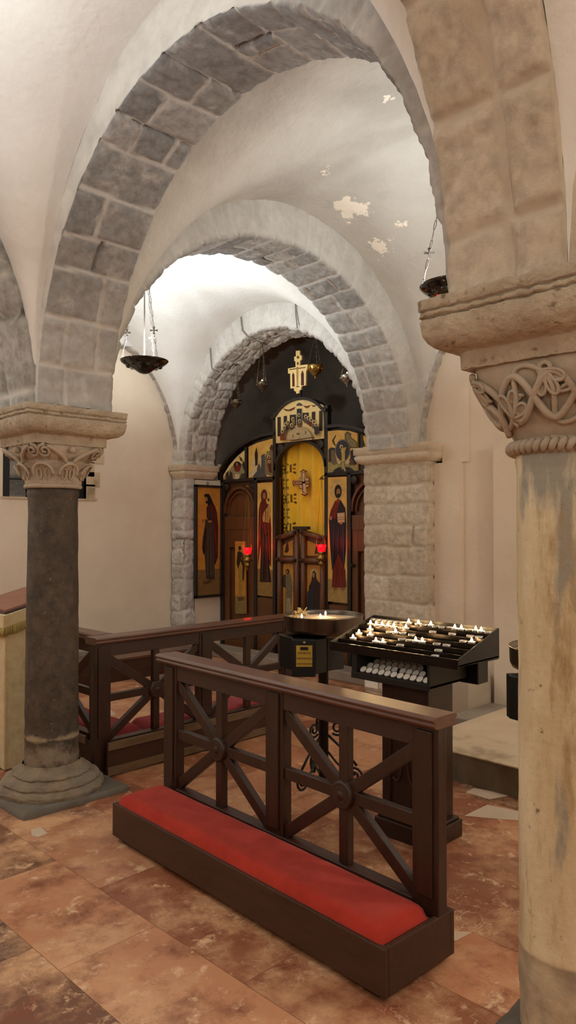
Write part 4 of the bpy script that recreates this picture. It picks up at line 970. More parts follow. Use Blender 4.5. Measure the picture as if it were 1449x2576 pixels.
left = [(7.175, 2.12), (7.172, 2.215), (7.10, 2.30), (6.98, 2.40), (6.82, 2.49), (6.60, 2.565), (6.40, 2.60), (6.20, 2.605)]
T.p('side_arch_moulding', arcband(left, .035, 5.965, 6.06), Mf, world=True)
T.p('side_arch_moulding', arcband([(11.62-y, z) for y, z in left], .035, 5.965, 6.06), Mf, world=True)
top = [(6.235, 2.80)]+[(5.81+.44*math.cos(a), 2.60+.36*math.sin(a)) for a in np.linspace(.55, PI-.55, 18)][::1]+[(5.385, 2.80)]
top = [(5.81+.43*math.sin(q), 2.57+.39*math.cos(q*.93)) for q in np.linspace(-1.0*PI/2*.97, 1.0*PI/2*.97, 22)]
top = [(y, max(z, 2.79)) for y, z in top]
T.p('crest_moulding', arcband(top, .03, 5.955, 6.06), Mf, world=True)
dz = 2.19; door = [(5.81+.375*math.sin(q), dz+.295*math.cos(q)) for q in np.linspace(-PI/2, PI/2, 26)]
T.p('door_arch', arcband(door, .035, 5.985, 6.05), Mf, world=True)
sp = MB()                                              # spandrel board between door arch and crest panel
pts = [(6.195, dz)]+[(y, z) for y, z in [(5.81+.40*math.sin(q), dz+.32*math.cos(q)) for q in np.linspace(PI/2, -PI/2, 26)]]+[(5.425, dz), (5.425, 2.52), (6.195, 2.52)]
for i in range(25):
    q0, q1 = PI/2-PI*i/25, PI/2-PI*(i+1)/25
    y0_, z0_, y1_, z1_ = 5.81+.395*math.sin(q0), dz+.31*math.cos(q0), 5.81+.395*math.sin(q1), dz+.31*math.cos(q1)
    sp.prism([(6.02, y0_, z0_), (6.02, y1_, z1_), (6.02, y1_, 2.53), (6.02, y0_, 2.53)], (.02, 0, 0))
T.p('spandrel_board', sp, M['woodico'], world=True)
for (y, z, r) in ((6.12, 2.44, .055), (5.50, 2.44, .055), (7.09, 2.03, .045), (6.60, 2.03, .045), (5.02, 2.03, .045), (4.53, 2.03, .045)):
    k = MB(); k.lathe([(.0001,.02), (r*.45,.02), (r*.6,.014), (r*.85,.018), (r,.010), (r,0)], (0,0,0), 20); k.xf(Matrix.Translation((6.005, y, z)) @ Matrix.Rotation(-PI/2, 4, 'Y')); T.p('boss', k, Mf, world=True)
# backing boards and side doors
bk = MB(); bk.box((6.05, 6.19, 0), (6.08, 7.175, 2.12)); bk.box((6.05, 4.445, 0), (6.08, 5.43, 2.12)); T.p('back_board', bk, M['woodico'], world=True)
bk = MB(); bk.box((6.0, 6.23, 0), (6.05, 6.53, .70)); T.p('lower_panel', bk, M['woodico'], world=True, bevel=.004)
bk = MB(); bk.box((6.0, 5.10, 0), (6.05, 5.39, .70)); T.p('lower_panel', bk, M['woodico'], world=True, bevel=.004)
for cy in (6.845, 4.775):
    d = MB(); d.box((6.005, cy-.28, 0), (6.045, cy-.20, 1.55)); d.box((6.005, cy+.20, 0), (6.045, cy+.28, 1.55)); d.box((6.0, cy-.28, 1.50), (6.045, cy+.28, 1.66)); d.box((6.005, cy-.2, 0), (6.045, cy+.2, .14)); d.box((6.005, cy-.2, 1.28), (6.04, cy+.2, 1.5))
    dd = T.p('side_door', d, M['woodico'], world=True, bevel=.006)
    T.p('door_arch_moulding', arcband([(cy+.265*math.sin(q), 1.70+.30*math.cos(q)) for q in np.linspace(-PI/2, PI/2, 22)], .03, 5.995, 6.05), M['woodico'], world=True, parent=dd)
    T.p('door_arch_moulding', arcband([(cy+.225*math.sin(q), 1.70+.25*math.cos(q)) for q in np.linspace(-PI/2, PI/2, 22)], .018, 6.015, 6.05), M['woodico'], world=True, parent=dd)
k = MB(); k.sphere((5.975, 5.02, 1.135), .022, 12, 10); k.tube([(5.975, 5.02, 1.135), (6.01, 5.02, 1.135)], .008, 8); T.p('door_knob', k, M['iron'], world=True)
# painted panels --------------------------------------------------
DK, MAR, TAN, FLESH, PALE, BLU, GRY, OLV = (38,28,24), (104,36,24), (150,110,66), (176,124,80), (222,200,158), (46,48,66), (96,88,80), (112,98,58)
G, G2, GD = M['gold'], M['gold2'], M['goldd']
paint(T, 'icon_panel', 5.99, [(900,725),(1118,715),(1118,2262),(900,2240)], G, [
    ((160,124,66), [(900,1880),(1118,1900),(1118,2262),(900,2240)]), ((226,184,92), ('e',992,885,78,102)),
    (MAR, [(905,1850),(912,1300),(918,1080),(935,1000),(952,960),(945,880),(965,825),(992,808),(1018,825),(1034,880),(1028,960),(1062,1050),(1085,1350),(1082,1860),(1040,1800),(1000,1420),(950,1500)]),
    ((58,34,28), [(940,1300),(1010,1390),(1060,1400),(1042,1700),(1088,2065),(932,2062),(944,1700)]),
    (FLESH, ('e',992,900,21,42)), ((226,184,92), ('e',1046,965,30,44)), ((92,50,30), ('e',1048,952,14,24)),
    ((206,162,88), [(985,1120),(1030,1060),(1060,1000),(1076,1100),(1056,1262),(975,1245),(968,1190)]), (FLESH, ('e',985,1170,20,16)),
    ((160,66,30), ('e',1010,1130,8,40)), (DK, ('e',985,892,4,5)), (DK, ('e',1000,892,4,5))]+fold((146,62,40), (950,1020,930,1500,16), (1000,1260,1012,1420,12), (1050,1290,1064,1760,16))+fold((92,66,54), (985,1420,965,2040,14), (1030,1440,1040,2040,14))+fold((160,116,60), (1040,1090,1030,1240,12), (1010,1150,1000,1245,10)), TL, label='painted panel of a haloed person in a maroon robe holding a child')
paint(T, 'icon_panel', 5.99, [(845,880),(948,876),(952,1577),(845,1565)], G, [
    ((184,150,90), [(845,1440),(952,1450),(952,1577),(845,1565)]), ((224,184,110), ('e',900,946,40,58)), ((36,26,22), ('e',901,958,20,38)), (FLESH, ('e',903,962,11,20)), ((36,26,22), ('e',904,978,8,10)),
    ((36,32,40), [(850,1110),(862,1060),(885,1010),(915,1005),(940,1050),(946,1140),(944,1280),(932,1392),(868,1392),(856,1250)]),
    ((120,34,22), [(868,1050),(886,1015),(908,1012),(905,1040),(884,1110),(862,1100)]), ((150,60,30), ('e',902,1010,10,12)),
    ((120,40,26), [(872,1390),(902,1300),(918,1330),(940,1395),(944,1488),(866,1488)]), ((206,180,140), [(896,1078),(938,1074),(938,1128),(900,1130)]), (FLESH, ('e',917,1132,9,8)), (FLESH, ('e',860,1105,8,12)), ((160,110,70), ('e',884,1496,10,6)), ((160,110,70), ('e',924,1496,10,6))]+fold((70,66,82), (880,1140,872,1370,6), (905,1150,900,1290,5), (930,1150,932,1360,6))+fold((160,64,40), (890,1380,882,1480,5), (915,1370,920,1480,5))+[(DK, ('e',899,958,2,2)), (DK, ('e',907,958,2,2)), ((150,120,84), [(902,1100),(936,1097),(936,1100),(902,1103)]), ((150,120,84), [(902,1112),(936,1109),(936,1112),(902,1115)])],
    TR1, label='painted panel of a bearded haloed person in blue and red robes holding an open book')
paint(T, 'icon_panel', 5.99, [(440,718),(440,618),(520,485),(620,372),(748,266),(750,700)], G2, [
    ((168,150,110), [(440,718),(450,640),(540,520),(620,430),(700,470),(750,560),(750,700)]), ((70,54,42), [(475,700),(470,600),(500,560),(520,640),(530,560),(560,590),(570,690)]),
    ((40,30,26), ('e',628,490,52,58)), ((128,44,28), ('e',628,525,44,52)), (FLESH, ('e',622,470,14,18)), ((84,70,50), [(650,690),(680,600),(740,590),(748,690)]),
    (PALE, [(600,600),(660,610),(640,690),(590,680)]), ((60,48,38), [(690,480),(712,420),(735,500),(720,560)]), ((112,84,40), [(650,360),(690,390),(700,440),(665,420)])], TL)
paint(T, 'icon_panel', 5.99, [(780,694),(780,238),(900,182),(1110,122),(1115,675)], G, [
    ((92,88,84), [(815,692),(880,560),(960,345),(1000,330),(1025,640),(960,680)]), (PALE, [(780,600),(845,540),(830,430),(860,390),(900,420),(890,570),(820,640),(785,630)]), (DK, [(870,500),(862,330),(885,238),(905,330),(900,480)]),
    ((140,116,80), [(1000,600),(1000,380),(1030,300),(1112,260),(1115,640)]), ((92,40,28), [(1040,500),(1035,400),(1080,380),(1095,590),(1060,580)]), ((224,190,112), ('e',1033,308,20,24)), (DK, ('e',1035,310,9,13)),
    ((224,190,112), ('e',1050,372,20,24)), (DK, ('e',1052,374,9,13)), ((224,190,112), ('e',1058,436,20,24)), (DK, ('e',1060,438,9,13)), ((214,190,140), [(905,420),(940,330),(955,400),(950,530)]), ((80,62,40), [(1060,260),(1090,200),(1105,230),(1112,300)])], TL)
fig = []
for x0, y0_, x1, y1_ in ((128,490,190,842), (240,470,300,640), (350,448,462,640), (480,340,560,645), (580,412,690,560), (745,395,808,560), (878,376,940,742)):
    fig.append(((58,46,40), [(x0,y0_+8),(x1,y0_),(x1,y1_),(x0,y1_)]))
fig += [((120,66,32), [(225,340),(330,362),(450,310),(430,355),(360,386),(280,384)]), ((120,66,32), [(590,288),(650,296),(720,280),(690,318),(650,336),(620,318)]), ((120,66,32), [(735,278),(780,286),(820,272),(800,300),(770,312)]),
        ((88,78,66), [(466,292),(480,255),(520,236),(560,252),(582,290)]), ((150,160,160), [(470,640),(474,345),(482,345),(480,640)]), ((150,160,160), [(562,640),(562,345),(570,345),(572,640)])]
fig.append(((204,178,132), [(270+260*(1-math.cos(a)), 905-245*math.sin(a)) for a in np.linspace(0, PI, 22)]))
heads = [(215,752,(130,52,26)), (246,684,(96,84,60)), (278,622,(70,46,44)), (316,585,(100,80,64)), (382,640,(92,66,52)), (405,530,(140,104,66)), (515,460,(60,44,40)), (525,566,(120,80,50)), (635,485,(96,88,74)), (686,512,(104,70,56)), (731,545,(110,46,32)), (782,582,(120,92,72)), (822,630,(60,54,64))]
for x, y, c in sorted(heads, key=lambda q: q[1]):
    fig += [(c, ('e',x+(10 if x < 500 else -6),y+62,34,58)), ((228,202,140), ('e',x,y,28,36)), ((62,42,30), ('e',x+3,y+4,15,22))]
fig += [((206,180,134), [(300+225*(1-math.cos(a)), 905-225*math.sin(a)) for a in np.linspace(0, PI, 22)]), ((140,66,26), [(170,835),(262,845),(270,905),(180,920)]), ((62,58,66), [(800,680),(870,670),(880,780),(830,830),(790,790)]),
        ((120,96,62), ('e',500,798,30,16)), ((120,96,62), ('e',635,770,8,34)), ((120,96,62), ('e',405,835,7,26)), ((70,50,34), [(360,915),(780,850),(785,862),(362,926)])]
paint(T, 'icon_panel', 5.975, [(104,968),(92,432),(200,335),(330,246),(480,195),(620,184),(780,208),(950,284),(965,880)], G2, fig, TCc, label='pale arched crest panel painted with haloed people seated around a round table')
paint(T, 'icon_panel', 5.99, [(225,1470),(225,362),(500,334),(800,348),(1025,412),(1040,1440)], G, [
    ((176,156,96), [(235,1460),(235,1120),(1035,1100),(1035,1440)]), ((110,92,52), [(700,600),(690,430),(760,360),(870,420),(860,510),(1020,640),(1030,800),(800,800)]), ((150,132,84), [(760,600),(720,450),(790,420),(840,540),(1000,660),(1000,780),(850,760)]),
    ((84,66,38), [(400,700),(360,600),(460,450),(470,470),(410,590),(470,760)]), ((64,56,50), [(270,1160),(270,830),(340,780),(440,800),(440,1180)]), ((120,104,80), [(340,1180),(345,850),(420,860),(500,1200),(420,1240)]),
    ((120,116,116), ('e',640,850,196,282)), ((62,58,62), ('e',640,860,175,262)), ((46,44,52), [(850,1200),(840,880),(920,820),(1010,880),(990,1230)]), ((100,78,44), [(830,1240),(820,1060),(900,1100),(950,1240)]),
    ((200,170,92), [(610,1150),(615,950),(590,860),(640,800),(740,770),(700,880),(700,1150)]), ((226,196,130), ('e',605,762,44,54)), (DK, ('e',608,770,20,28)), (PALE, [(480,1090),(600,1170),(560,1230),(500,1180)]), (PALE, [(770,1080),(700,1180),(780,1230),(830,1150)]),
    ((48,40,40), [(370,1466),(420,1360),(530,1300),(800,1290),(900,1350),(940,1440)]), ((186,166,120), [(640,1180),(670,1180),(700,1300),(730,1400),(690,1400),(650,1330),(610,1370)])], TR7)
paint(T, 'icon_panel', 5.99, [(1105,1430),(1105,440),(1250,492),(1500,640),(1760,880),(1820,1200),(1820,1420)], G, [
    ((84,66,52), [(1120,760),(1185,580),(1240,760)]), ((84,66,52), [(1270,760),(1345,585),(1400,760)]), ((96,60,44), [(1160,1340),(1170,900),(1260,880),(1300,1340)]), ((64,58,60), [(1350,1380),(1360,900),(1480,900),(1500,1380)]), ((224,190,112), ('e',1215,840,36,42)), ((224,190,112), ('e',1420,850,36,42))], TR7)
paint(T, 'icon_panel', 5.995, [(598,1512),(730,1515),(740,2490),(598,2490)], GD, [((150,124,72), [(598,2250),(738,2250),(740,2490),(598,2490)]), ((60,40,28), [(618,1800),(630,1660),(660,1640),(705,1680),(728,1850),(715,2060),(640,1900)]), ((176,136,60), [(640,1880),(672,1780),(700,1850),(690,2252),(650,2252)]),
    ((52,34,26), ('e',662,1605,20,30)), ((110,70,40), [(630,2270),(720,2262),(710,2310),(640,2320)])], TL, label='narrow painted panel of a standing person on the side door')
# royal doors -----------------------------------------------------
def P4(x, y, X): return tuple(atx(680+x/5.573, 1300+y/5.573, X))
for nm, xo, xi in (('left', 122, 362), ('right', 725, 455)):
    o_t = P4(xo, 262, 5.96); i_t = P4(xi, 140, 5.96); Yo, Yi = o_t[1], i_t[1]
    g_ = MB(); g_.tube([(5.975, Yo, .04), (5.975, Yo, o_t[2])], .034, 14); g_.tube([(5.975, Yi, .04), (5.975, Yi, i_t[2])], .034, 14)
    dl = T.p('royal_door', g_, M['woodico'], world=True)
    zt0 = P4(0, 295, 5.96)[2]; zt1 = P4(0, 212, 5.96)[2]; zm = P4(0, 590, 5.96)[2]
    T.p('door_rail', MB().tube([(5.965, Yo, zt0), (5.965, Yi, zt1)], .034, 14), M['woodico'], dl, world=True)
    T.p('door_rail', MB().tube([(5.965, Yo, zm), (5.965, Yi, zm)], .032, 14), M['woodico'], dl, world=True)
    T.p('door_rail', MB().tube([(5.965, Yo, .2), (5.965, Yi, .2)], .032, 14), M['woodico'], dl, world=True)
    kb = MB()
    for y_, z_ in ((Yo, zt0), (Yi, zt1), (Yo, zm), (Yi, zm)): kb.sphere((5.935, y_, z_), .022, 12, 8)
    T.p('door_stud', kb, M['woodfr'], dl, world=True)
    T.p('door_back', MB().prism([(6.0, Yo, .05), (6.0, Yi, .05), (6.0, Yi, zt1), (6.0, Yo, zt0)], (.015, 0, 0)), M['woodico'], dl, world=True)
    if nm == 'left':
        paint(T, 'door_icon', 5.995, [(172,545),(172,400),(318,322),(318,545)], GD, [((84,34,24), [(200,500),(225,380),(250,360),(262,470),(240,505)])], TR4, dl)
        paint(T, 'door_icon', 5.995, [(170,660),(322,655),(322,1420),(180,1420)], GD, [((120,108,82), [(205,830),(280,800),(305,900),(312,990),(285,1420),(205,1420),(215,1000),(190,960)]), ((70,60,48), [(168,980),(180,820),(215,800),(215,1000)]), ((60,40,28), ('e',242,770,26,38)), (FLESH, ('e',236,775,12,20)), ((160,150,128), [(225,1130),(280,1150),(300,1420),(215,1420)])], TR4, dl)
    else:
        paint(T, 'door_icon', 5.995, [(512,545),(512,330),(690,405),(690,545)], GD, [((84,44,30), [(620,520),(640,400),(665,420),(660,520)])], TR4, dl)
        paint(T, 'door_icon', 5.995, [(512,670),(695,680),(695,1420),(508,1420)], GD, [((206,176,110), ('e',612,808,58,82)), ((56,38,34), [(575,900),(590,780),(612,750),(640,790),(650,880),(695,930),(695,1420),(515,1420),(540,980)]), (FLESH, ('e',606,820,16,34)), ((48,50,62), [(520,1050),(600,1000),(600,1420),(515,1420)])], TR4, dl)
g_ = MB(); y0_, z0_ = P4(318, 135, 5.95)[1:]; y1_, z1_ = P4(520, 165, 5.95)[1:]; g_.box((5.94, y1_, z0_-.035), (6.0, y0_, z0_)); T.p('door_cap', g_, M['woodfr'], world=True, bevel=.003)
# painted cross on the crest
T = Thing('painted_cross', 'gold painted cross standing on top of the icon screen', 'cross', (6.0, 5.83, 3.0))
T5 = (560,820,3.813)
paint(T, 'cross', 5.985, [(702,240),(740,235),(742,280),(758,282),(757,325),(742,330),(742,378),(818,368),(820,405),(800,432),(798,570),(755,578),(753,610),(735,620),(733,645),(706,650),(703,630),(686,622),(684,597),(650,600),(648,455),(628,457),(627,408),(700,395),(698,338),(688,338),(686,295),(702,290)],
    M['gold2'], [((120,84,40), [(640,414),(795,392),(795,402),(640,424)]), ((186,150,92), [(708,410),(724,408),(726,480),(722,580),(712,580),(708,480)]), (FLESH, ('e',716,400,8,10)), ((84,34,32), [(668,580),(666,470),(676,445),(688,470),(690,580)]), ((84,34,32), [(752,570),(752,460),(765,425),(778,460),(778,570)]), ((120,84,40), ('e',720,360,9,16)), ((120,84,40), ('e',722,300,12,14)), ((90,60,34), [(704,580),(735,576),(735,584),(704,588)])], T5)
T.p('support_rod', MB().box((6.01, 5.80, 2.96), (6.025, 5.825, 3.3)), M['iron'], world=True)
# curtain ---------------------------------------------------------
def cx_(y): return 6.135+.028*math.sin((y-5.4)*34)*(.4+.6*abs(math.sin((y-5.4)*7)))-.012*math.sin((y-5.4)*11)
M['curt'] = mat('golden_yellow_brocade', (252,206,40), .7, (240,182,24), 9, .9, .001, 200, sheen=.3)
T = Thing('curtain', 'golden yellow curtain with embroidered cross hanging in the middle opening of the icon screen', 'curtain', (6.1, 5.81, 1.2))
fab = MB().grid([[(cx_(y)+.01*math.sin(z*5), y, z) for y in np.linspace(5.40, 6.22, 110)] for z in np.linspace(.9, 2.5, 20)], M['curt'], True)
def Yz(x, y): p = atx(680+x/7.156, 980+y/7.156, 6.10); return p[1], p[2]
def patch(pts, m, off, name, parent=None):
    mb = MB()
    P = [(cx_(y)+.01*math.sin(z*5)-off, y, z) for y, z in pts]; mb.add(P, [tuple(range(len(P)))]); return T.p(name, mb, m, parent, world=True)
def clover(cx, cy, s):                      # budded cross outline in crop coordinates
    h = [(-32,-250),(0,-262),(32,-250),(62,-240),(48,-130),(90,-110),(105,-75)]
    return None
cr = [(555,1468),(580,1460),(610,1434),(640,1458),(676,1465),(662,1580),(720,1585),(720,1745),(660,1775),(692,1890),(660,1900),(636,1922),(608,1905),(576,1895),(590,1785),(545,1790),(525,1735),(440,1745),(412,1690),(430,1628),(560,1625),(522,1600),(560,1580)]
c0 = (606,1675)
def scale(pts, k): return [(c0[0]+(x-c0[0])*k, c0[1]+(y-c0[1])*k) for x, y in pts]
flat = MB()
def flatpoly(pts, m, off):
    P = []
    for x, y in pts: Y_, Z_ = Yz(x, y); P.append((6.085-off, Y_, Z_))
    flat.prism(P, (.002, 0, 0), m)
flatpoly(scale(cr, 1.0), pm(120,40,22), 0); flatpoly(scale(cr, .90), pm(224,180,120), .001)
for pts in ([(580,1490),(655,1490),(640,1600),(650,1860),(600,1860),(590,1700)], [(450,1650),(720,1640),(720,1715),(450,1720)]): flatpoly(pts, pm(120,44,26), .002)
for pts in ([(594,1500),(640,1500),(632,1660),(598,1660)], [(606,1690),(646,1690),(650,1850),(614,1850)]): flatpoly(pts, pm(226,196,150), .003)
for pts in ([(465,1662),(590,1658),(590,1702),(465,1706)], [(652,1655),(716,1652),(716,1698),(652,1700)]): flatpoly(pts, pm(196,140,90), .003)
T.p('embroidered_cross', flat, None, world=True)
mb = fab
for j, (bx, by) in enumerate([(230,1440),(365,1420),(160,1700),(290,1700),(230,1975),(365,1960),(155,2230),(290,2230),(230,2490),(350,2480)]):
    for dx, dy, w, h in ((0,0,9,70),(0,0,48,10)):
        P = []
        for (x, y) in ((bx-w/1.0,by-h),(bx+w/1.0,by-h),(bx+w/1.0,by+h),(bx-w/1.0,by+h)): Y_, Z_ = Yz(x, y); P.append((cx_(Y_)+.01*math.sin(Z_*5)-.004, Y_, Z_))
        mb.add(P, [(0,1,2,3)], pm(112,84,16))
    for sx in (-1, 1):
        for sy in (-1, 1):
            P = []
            for (x, y) in ((bx+sx*18,by+sy*70),(bx+sx*46,by+sy*100),(bx+sx*56,by+sy*62),(bx+sx*30,by+sy*46)): Y_, Z_ = Yz(x, y); P.append((cx_(Y_)+.01*math.sin(Z_*5)-.004, Y_, Z_))
            mb.add(P, [(0,1,2,3)], pm(112,84,16))

T.p('fabric', fab, None, world=True)
# framed tall icon on the jamb -----------------------------------
T = Thing('framed_icon', 'tall framed painted panel of a stooping person in brown robe hung beside the icon screen', 'icon', (5.76, 7.16, .68))
YJ = 7.145
mb = MB()
a0 = aty(480+55/5.368, 1080+745/5.368, YJ); b0 = aty(480+415/5.368, 1080+752/5.368, YJ); c0_ = aty(480+62/5.368, 1080+2282/5.368, YJ)
xa_, xb_, za_, zb_ = a0[0], min(5.99, b0[0]), c0_[2], a0[2]
for q in (((xa_, za_), (xb_, za_+.03)), ((xa_, zb_-.03), (xb_, zb_)), ((xa_, za_), (xa_+.03, zb_)), ((xb_-.025, za_), (xb_, zb_))): mb.box((q[0][0], YJ-.02, q[0][1]), (q[1][0], YJ+.022, q[1][1]))
T.p('frame', mb, M['woodfr'], world=True, bevel=.003)
paint(T, 'painting', YJ, [(88,772),(398,778),(408,2238),(98,2252)], M['goldd'], [
    ((140,104,60), [(94,1900),(404,1880),(408,2238),(98,2252)]), ((34,24,22), [(178,890),(200,870),(245,872),(275,930),(300,990),(330,1050),(300,1080),(240,1060),(225,1000),(195,930)]), (FLESH, ('e',208,945,20,34)), ((34,24,22), ('e',214,985,14,18)),
    ((84,34,26), [(212,1050),(260,1010),(325,1030),(352,1120),(372,1300),(366,1720),(332,1832),(310,1800),(300,1450),(250,1280),(214,1180)]), ((70,58,48), [(195,1210),(245,1230),(300,1260),(318,1500),(322,2035),(210,2015),(188,1700),(168,1680),(152,1600),(165,1450),(190,1300)]),
    ((44,32,28), [(160,1650),(168,1480),(200,1310),(215,1350),(190,1680)]), ((66,46,38), [(230,1080),(300,1130),(310,1180),(250,1240),(225,1180)]), (FLESH, ('e',258,1245,30,16)), ((160,110,62), ('e',165,1235,18,22)), ((100,76,50), ('e',205,2070,34,22)), ((100,76,50), ('e',255,2050,32,24))]+fold((96,82,68), (235,1330,225,1980,16), (270,1330,275,1990,18), (300,1420,305,1980,12))+fold((116,54,40), (330,1100,345,1700,16), (285,1060,330,1500,12)), TL, axis='y')
mb = MB(); mb.tube([(5.755+.012*math.cos(a), YJ+.005, zb_+.02+.018*math.sin(a)) for a in np.linspace(0, 2*PI, 14)[:-1]], .004, 6, True); T.p('hanging_ring', mb, M['iron'], world=True)
# ------------------------------------------------------------------ hanging things
def chain(mb, p, q, link=.05, r=.0022, w=.010):
    p = Vector(p); q = Vector(q); L_ = (q-p).length; n = max(2, int(L_/link)); d = (q-p)/n; u = d.normalized(); s1 = u.orthogonal().normalized(); s2 = u.cross(s1)
    for i in range(n):
        c = p+d*(i+.5); e = s1 if i % 2 else s2; hl = d.length*.56
        pts = []
        for a in np.linspace(0, 2*PI, 13)[:-1]: pts.append(c+u*(hl*math.cos(a))+e*(w*.5*math.sin(a)))
        mb.tube(pts, r, 5, True)
def bowl_lamp(label, x, y, z, ztop, rot, R_=.216):
    t = Thing('hanging_bowl_lamp', label, 'lamp', (x, y, z), rot, 'black bowl lamps hanging from the vaults')
    mb = MB(); rows = []
    pf = [(1.0, 0), (1.0, -.006), (.93, -.022), (.78, -.045), (.60, -.062), (.50, -.074), (.40, -.082), (.30, -.098), (.20, -.112), (.08, -.12), (.001, -.121)]
    for f, zz in pf:
        rows.append([(R_*(f+.012*math.cos(12*a)*(1-abs(2*f-1.1))*(f < .97))*math.cos(a), R_*(f+.012*math.cos(12*a)*(1-abs(2*f-1.1))*(f < .97))*math.sin(a), zz) for a in np.linspace(0, 2*PI, 73)])
    mb.grid(rows, None, True)
    rows = [[(R_*f*math.cos(a), R_*f*math.sin(a), zz+.006) for a in np.linspace(0, 2*PI, 49)] for f, zz in [(1.0, -.006), (.92, -.018), (.6, -.05), (.001, -.07)]]
    mb.grid(rows, None, True, flip=True)
    for k in range(12): a = k*PI/6; mb.sphere((R_*.66*math.cos(a), R_*.66*math.sin(a), -.050), .026, 10, 6, None, .6)
    t.p('bowl', mb, M['bowlgl'])
    for k in range(3):
        a = 2*PI*k/3+.3; p = (R_*.93*math.cos(a), R_*.93*math.sin(a), .0); q = (.02*math.cos(a), .02*math.sin(a), ztop-z); m_ = MB(); chain(m_, p, q, .062, .0026, .013)
        c_ = t.p('chain', m_, M['chain']); f = .26; cc = Vector(p)*(1-f)+Vector(q)*f; m_ = MB(); e1 = Vector((math.sin(-PI/4), math.cos(PI/4), 0)) if False else Vector((.7071, -.7071, 0)).normalized()
        e1 = Matrix.Rotation(-rot, 3, 'Z') @ e1; e2 = Vector((0,0,1)); nn = e1.cross(e2)*.002
        for dd in (e1, -e1, e2, -e2):
            pp = dd.cross(nn).normalized(); m_.prism([cc+dd*.003+pp*.004-nn, cc+dd*.034+pp*.011-nn, cc+dd*.034-pp*.011-nn, cc+dd*.003-pp*.004-nn], nn*2)
        t.p('chain_cross', m_, M['chain'], c_)
    m_ = MB(); m_.tube([(0, 0, -.02), (0, 0, ztop-z)], .006, 8); t.p('stem', m_, M['chain'])
    m_ = MB(); m_.sphere((0, 0, -.03), .022, 12, 8, None, 1.3); t.p('bulb', m_, M['bulb'])
    return t
bowl_lamp('black bowl lamp hanging on three chains in the vault beyond the dark column', 3.80, 5.63, 3.035, 3.97, .2)
bowl_lamp('black bowl lamp half hidden by the arch above the pale column', 4.0, 2.53, 3.05, 3.90, -.35)
def oil_lamp(label, y, zb, R_, m, lit, x=5.68, big=False):
    zt_ = 2.28+1.37*math.sqrt(max(0, 1-((y-5.81)/1.39)**2))-.012
    t = Thing('hanging_oil_lamp', label, 'lamp', (x, y, zb), 0, 'metal oil lamps hanging from the rubble arch')
    mb = MB(); pf = [(R_*.86, 0), (R_, .004), (R_*1.04, -.010), (R_*.98, -.024), (R_*.95, -.036), (R_*.72, -.056), (R_*.42, -.066), (R_*.44, -.072), (R_*.22, -.080), (R_*.10, -.092), (R_*.12, -.098), (.0005, -.106)]
    mb.lathe([(r, z*R_/.058) for r, z in pf], (0,0,0), 24)
    for k in range(10): a = k*PI/5; mb.sphere((R_*.98*math.cos(a), R_*.98*math.sin(a), -.028*R_/.058), R_*.2, 7, 5)
    mb.lathe([(.0005, -.01), (R_*.86, -.008), (R_*.86, 0)], (0,0,0), 24); t.p('bowl', mb, m)
    for k in range(3):
        a = 2*PI*k/3+.5; m_ = MB(); chain(m_, (R_*1.0*math.cos(a), R_*1.0*math.sin(a), 0), (.012*math.cos(a), .012*math.sin(a), zt_-zb-.03), .022, .0018, .008); t.p('chain', m_, M['bronze'])
    m_ = MB(); m_.lathe([(.0005,.0), (.022,-.004), (.026,-.014), (.006,-.018), (.004,-.03)], (0,0,zt_-zb), 14); t.p('hook_plate', m_, M['bronze'])
    m_ = MB(); m_.lathe([(.0005,.012), (R_*.5,.012), (R_*.55,-.006)], (0,0,0), 14); t.p('wax_cup', m_, M['wax'])
    if lit: k = flame_mesh(.02, .006); k.xf(Matrix.Translation((0,0,.013))); t.p('flame', k, M['flame']); LIT2.append((x, y, zb+.04))
LIT2 = []
oil_lamp('dark oil lamp hanging lowest of the four, against the rubble jamb', 6.535, 3.005, .060, M['bronze'], False)
oil_lamp('burning oil lamp hanging beside the painted cross over the grey wall', 6.09, 3.16, .062, M['bronze'], True)
oil_lamp('golden beaded oil lamp hanging close beside the painted cross', 5.277, 3.225, .078, M['brass'], False)
oil_lamp('oil lamp with bright rim hanging beside the block pilaster arch', 4.84, 3.06, .066, M['silver'], True)
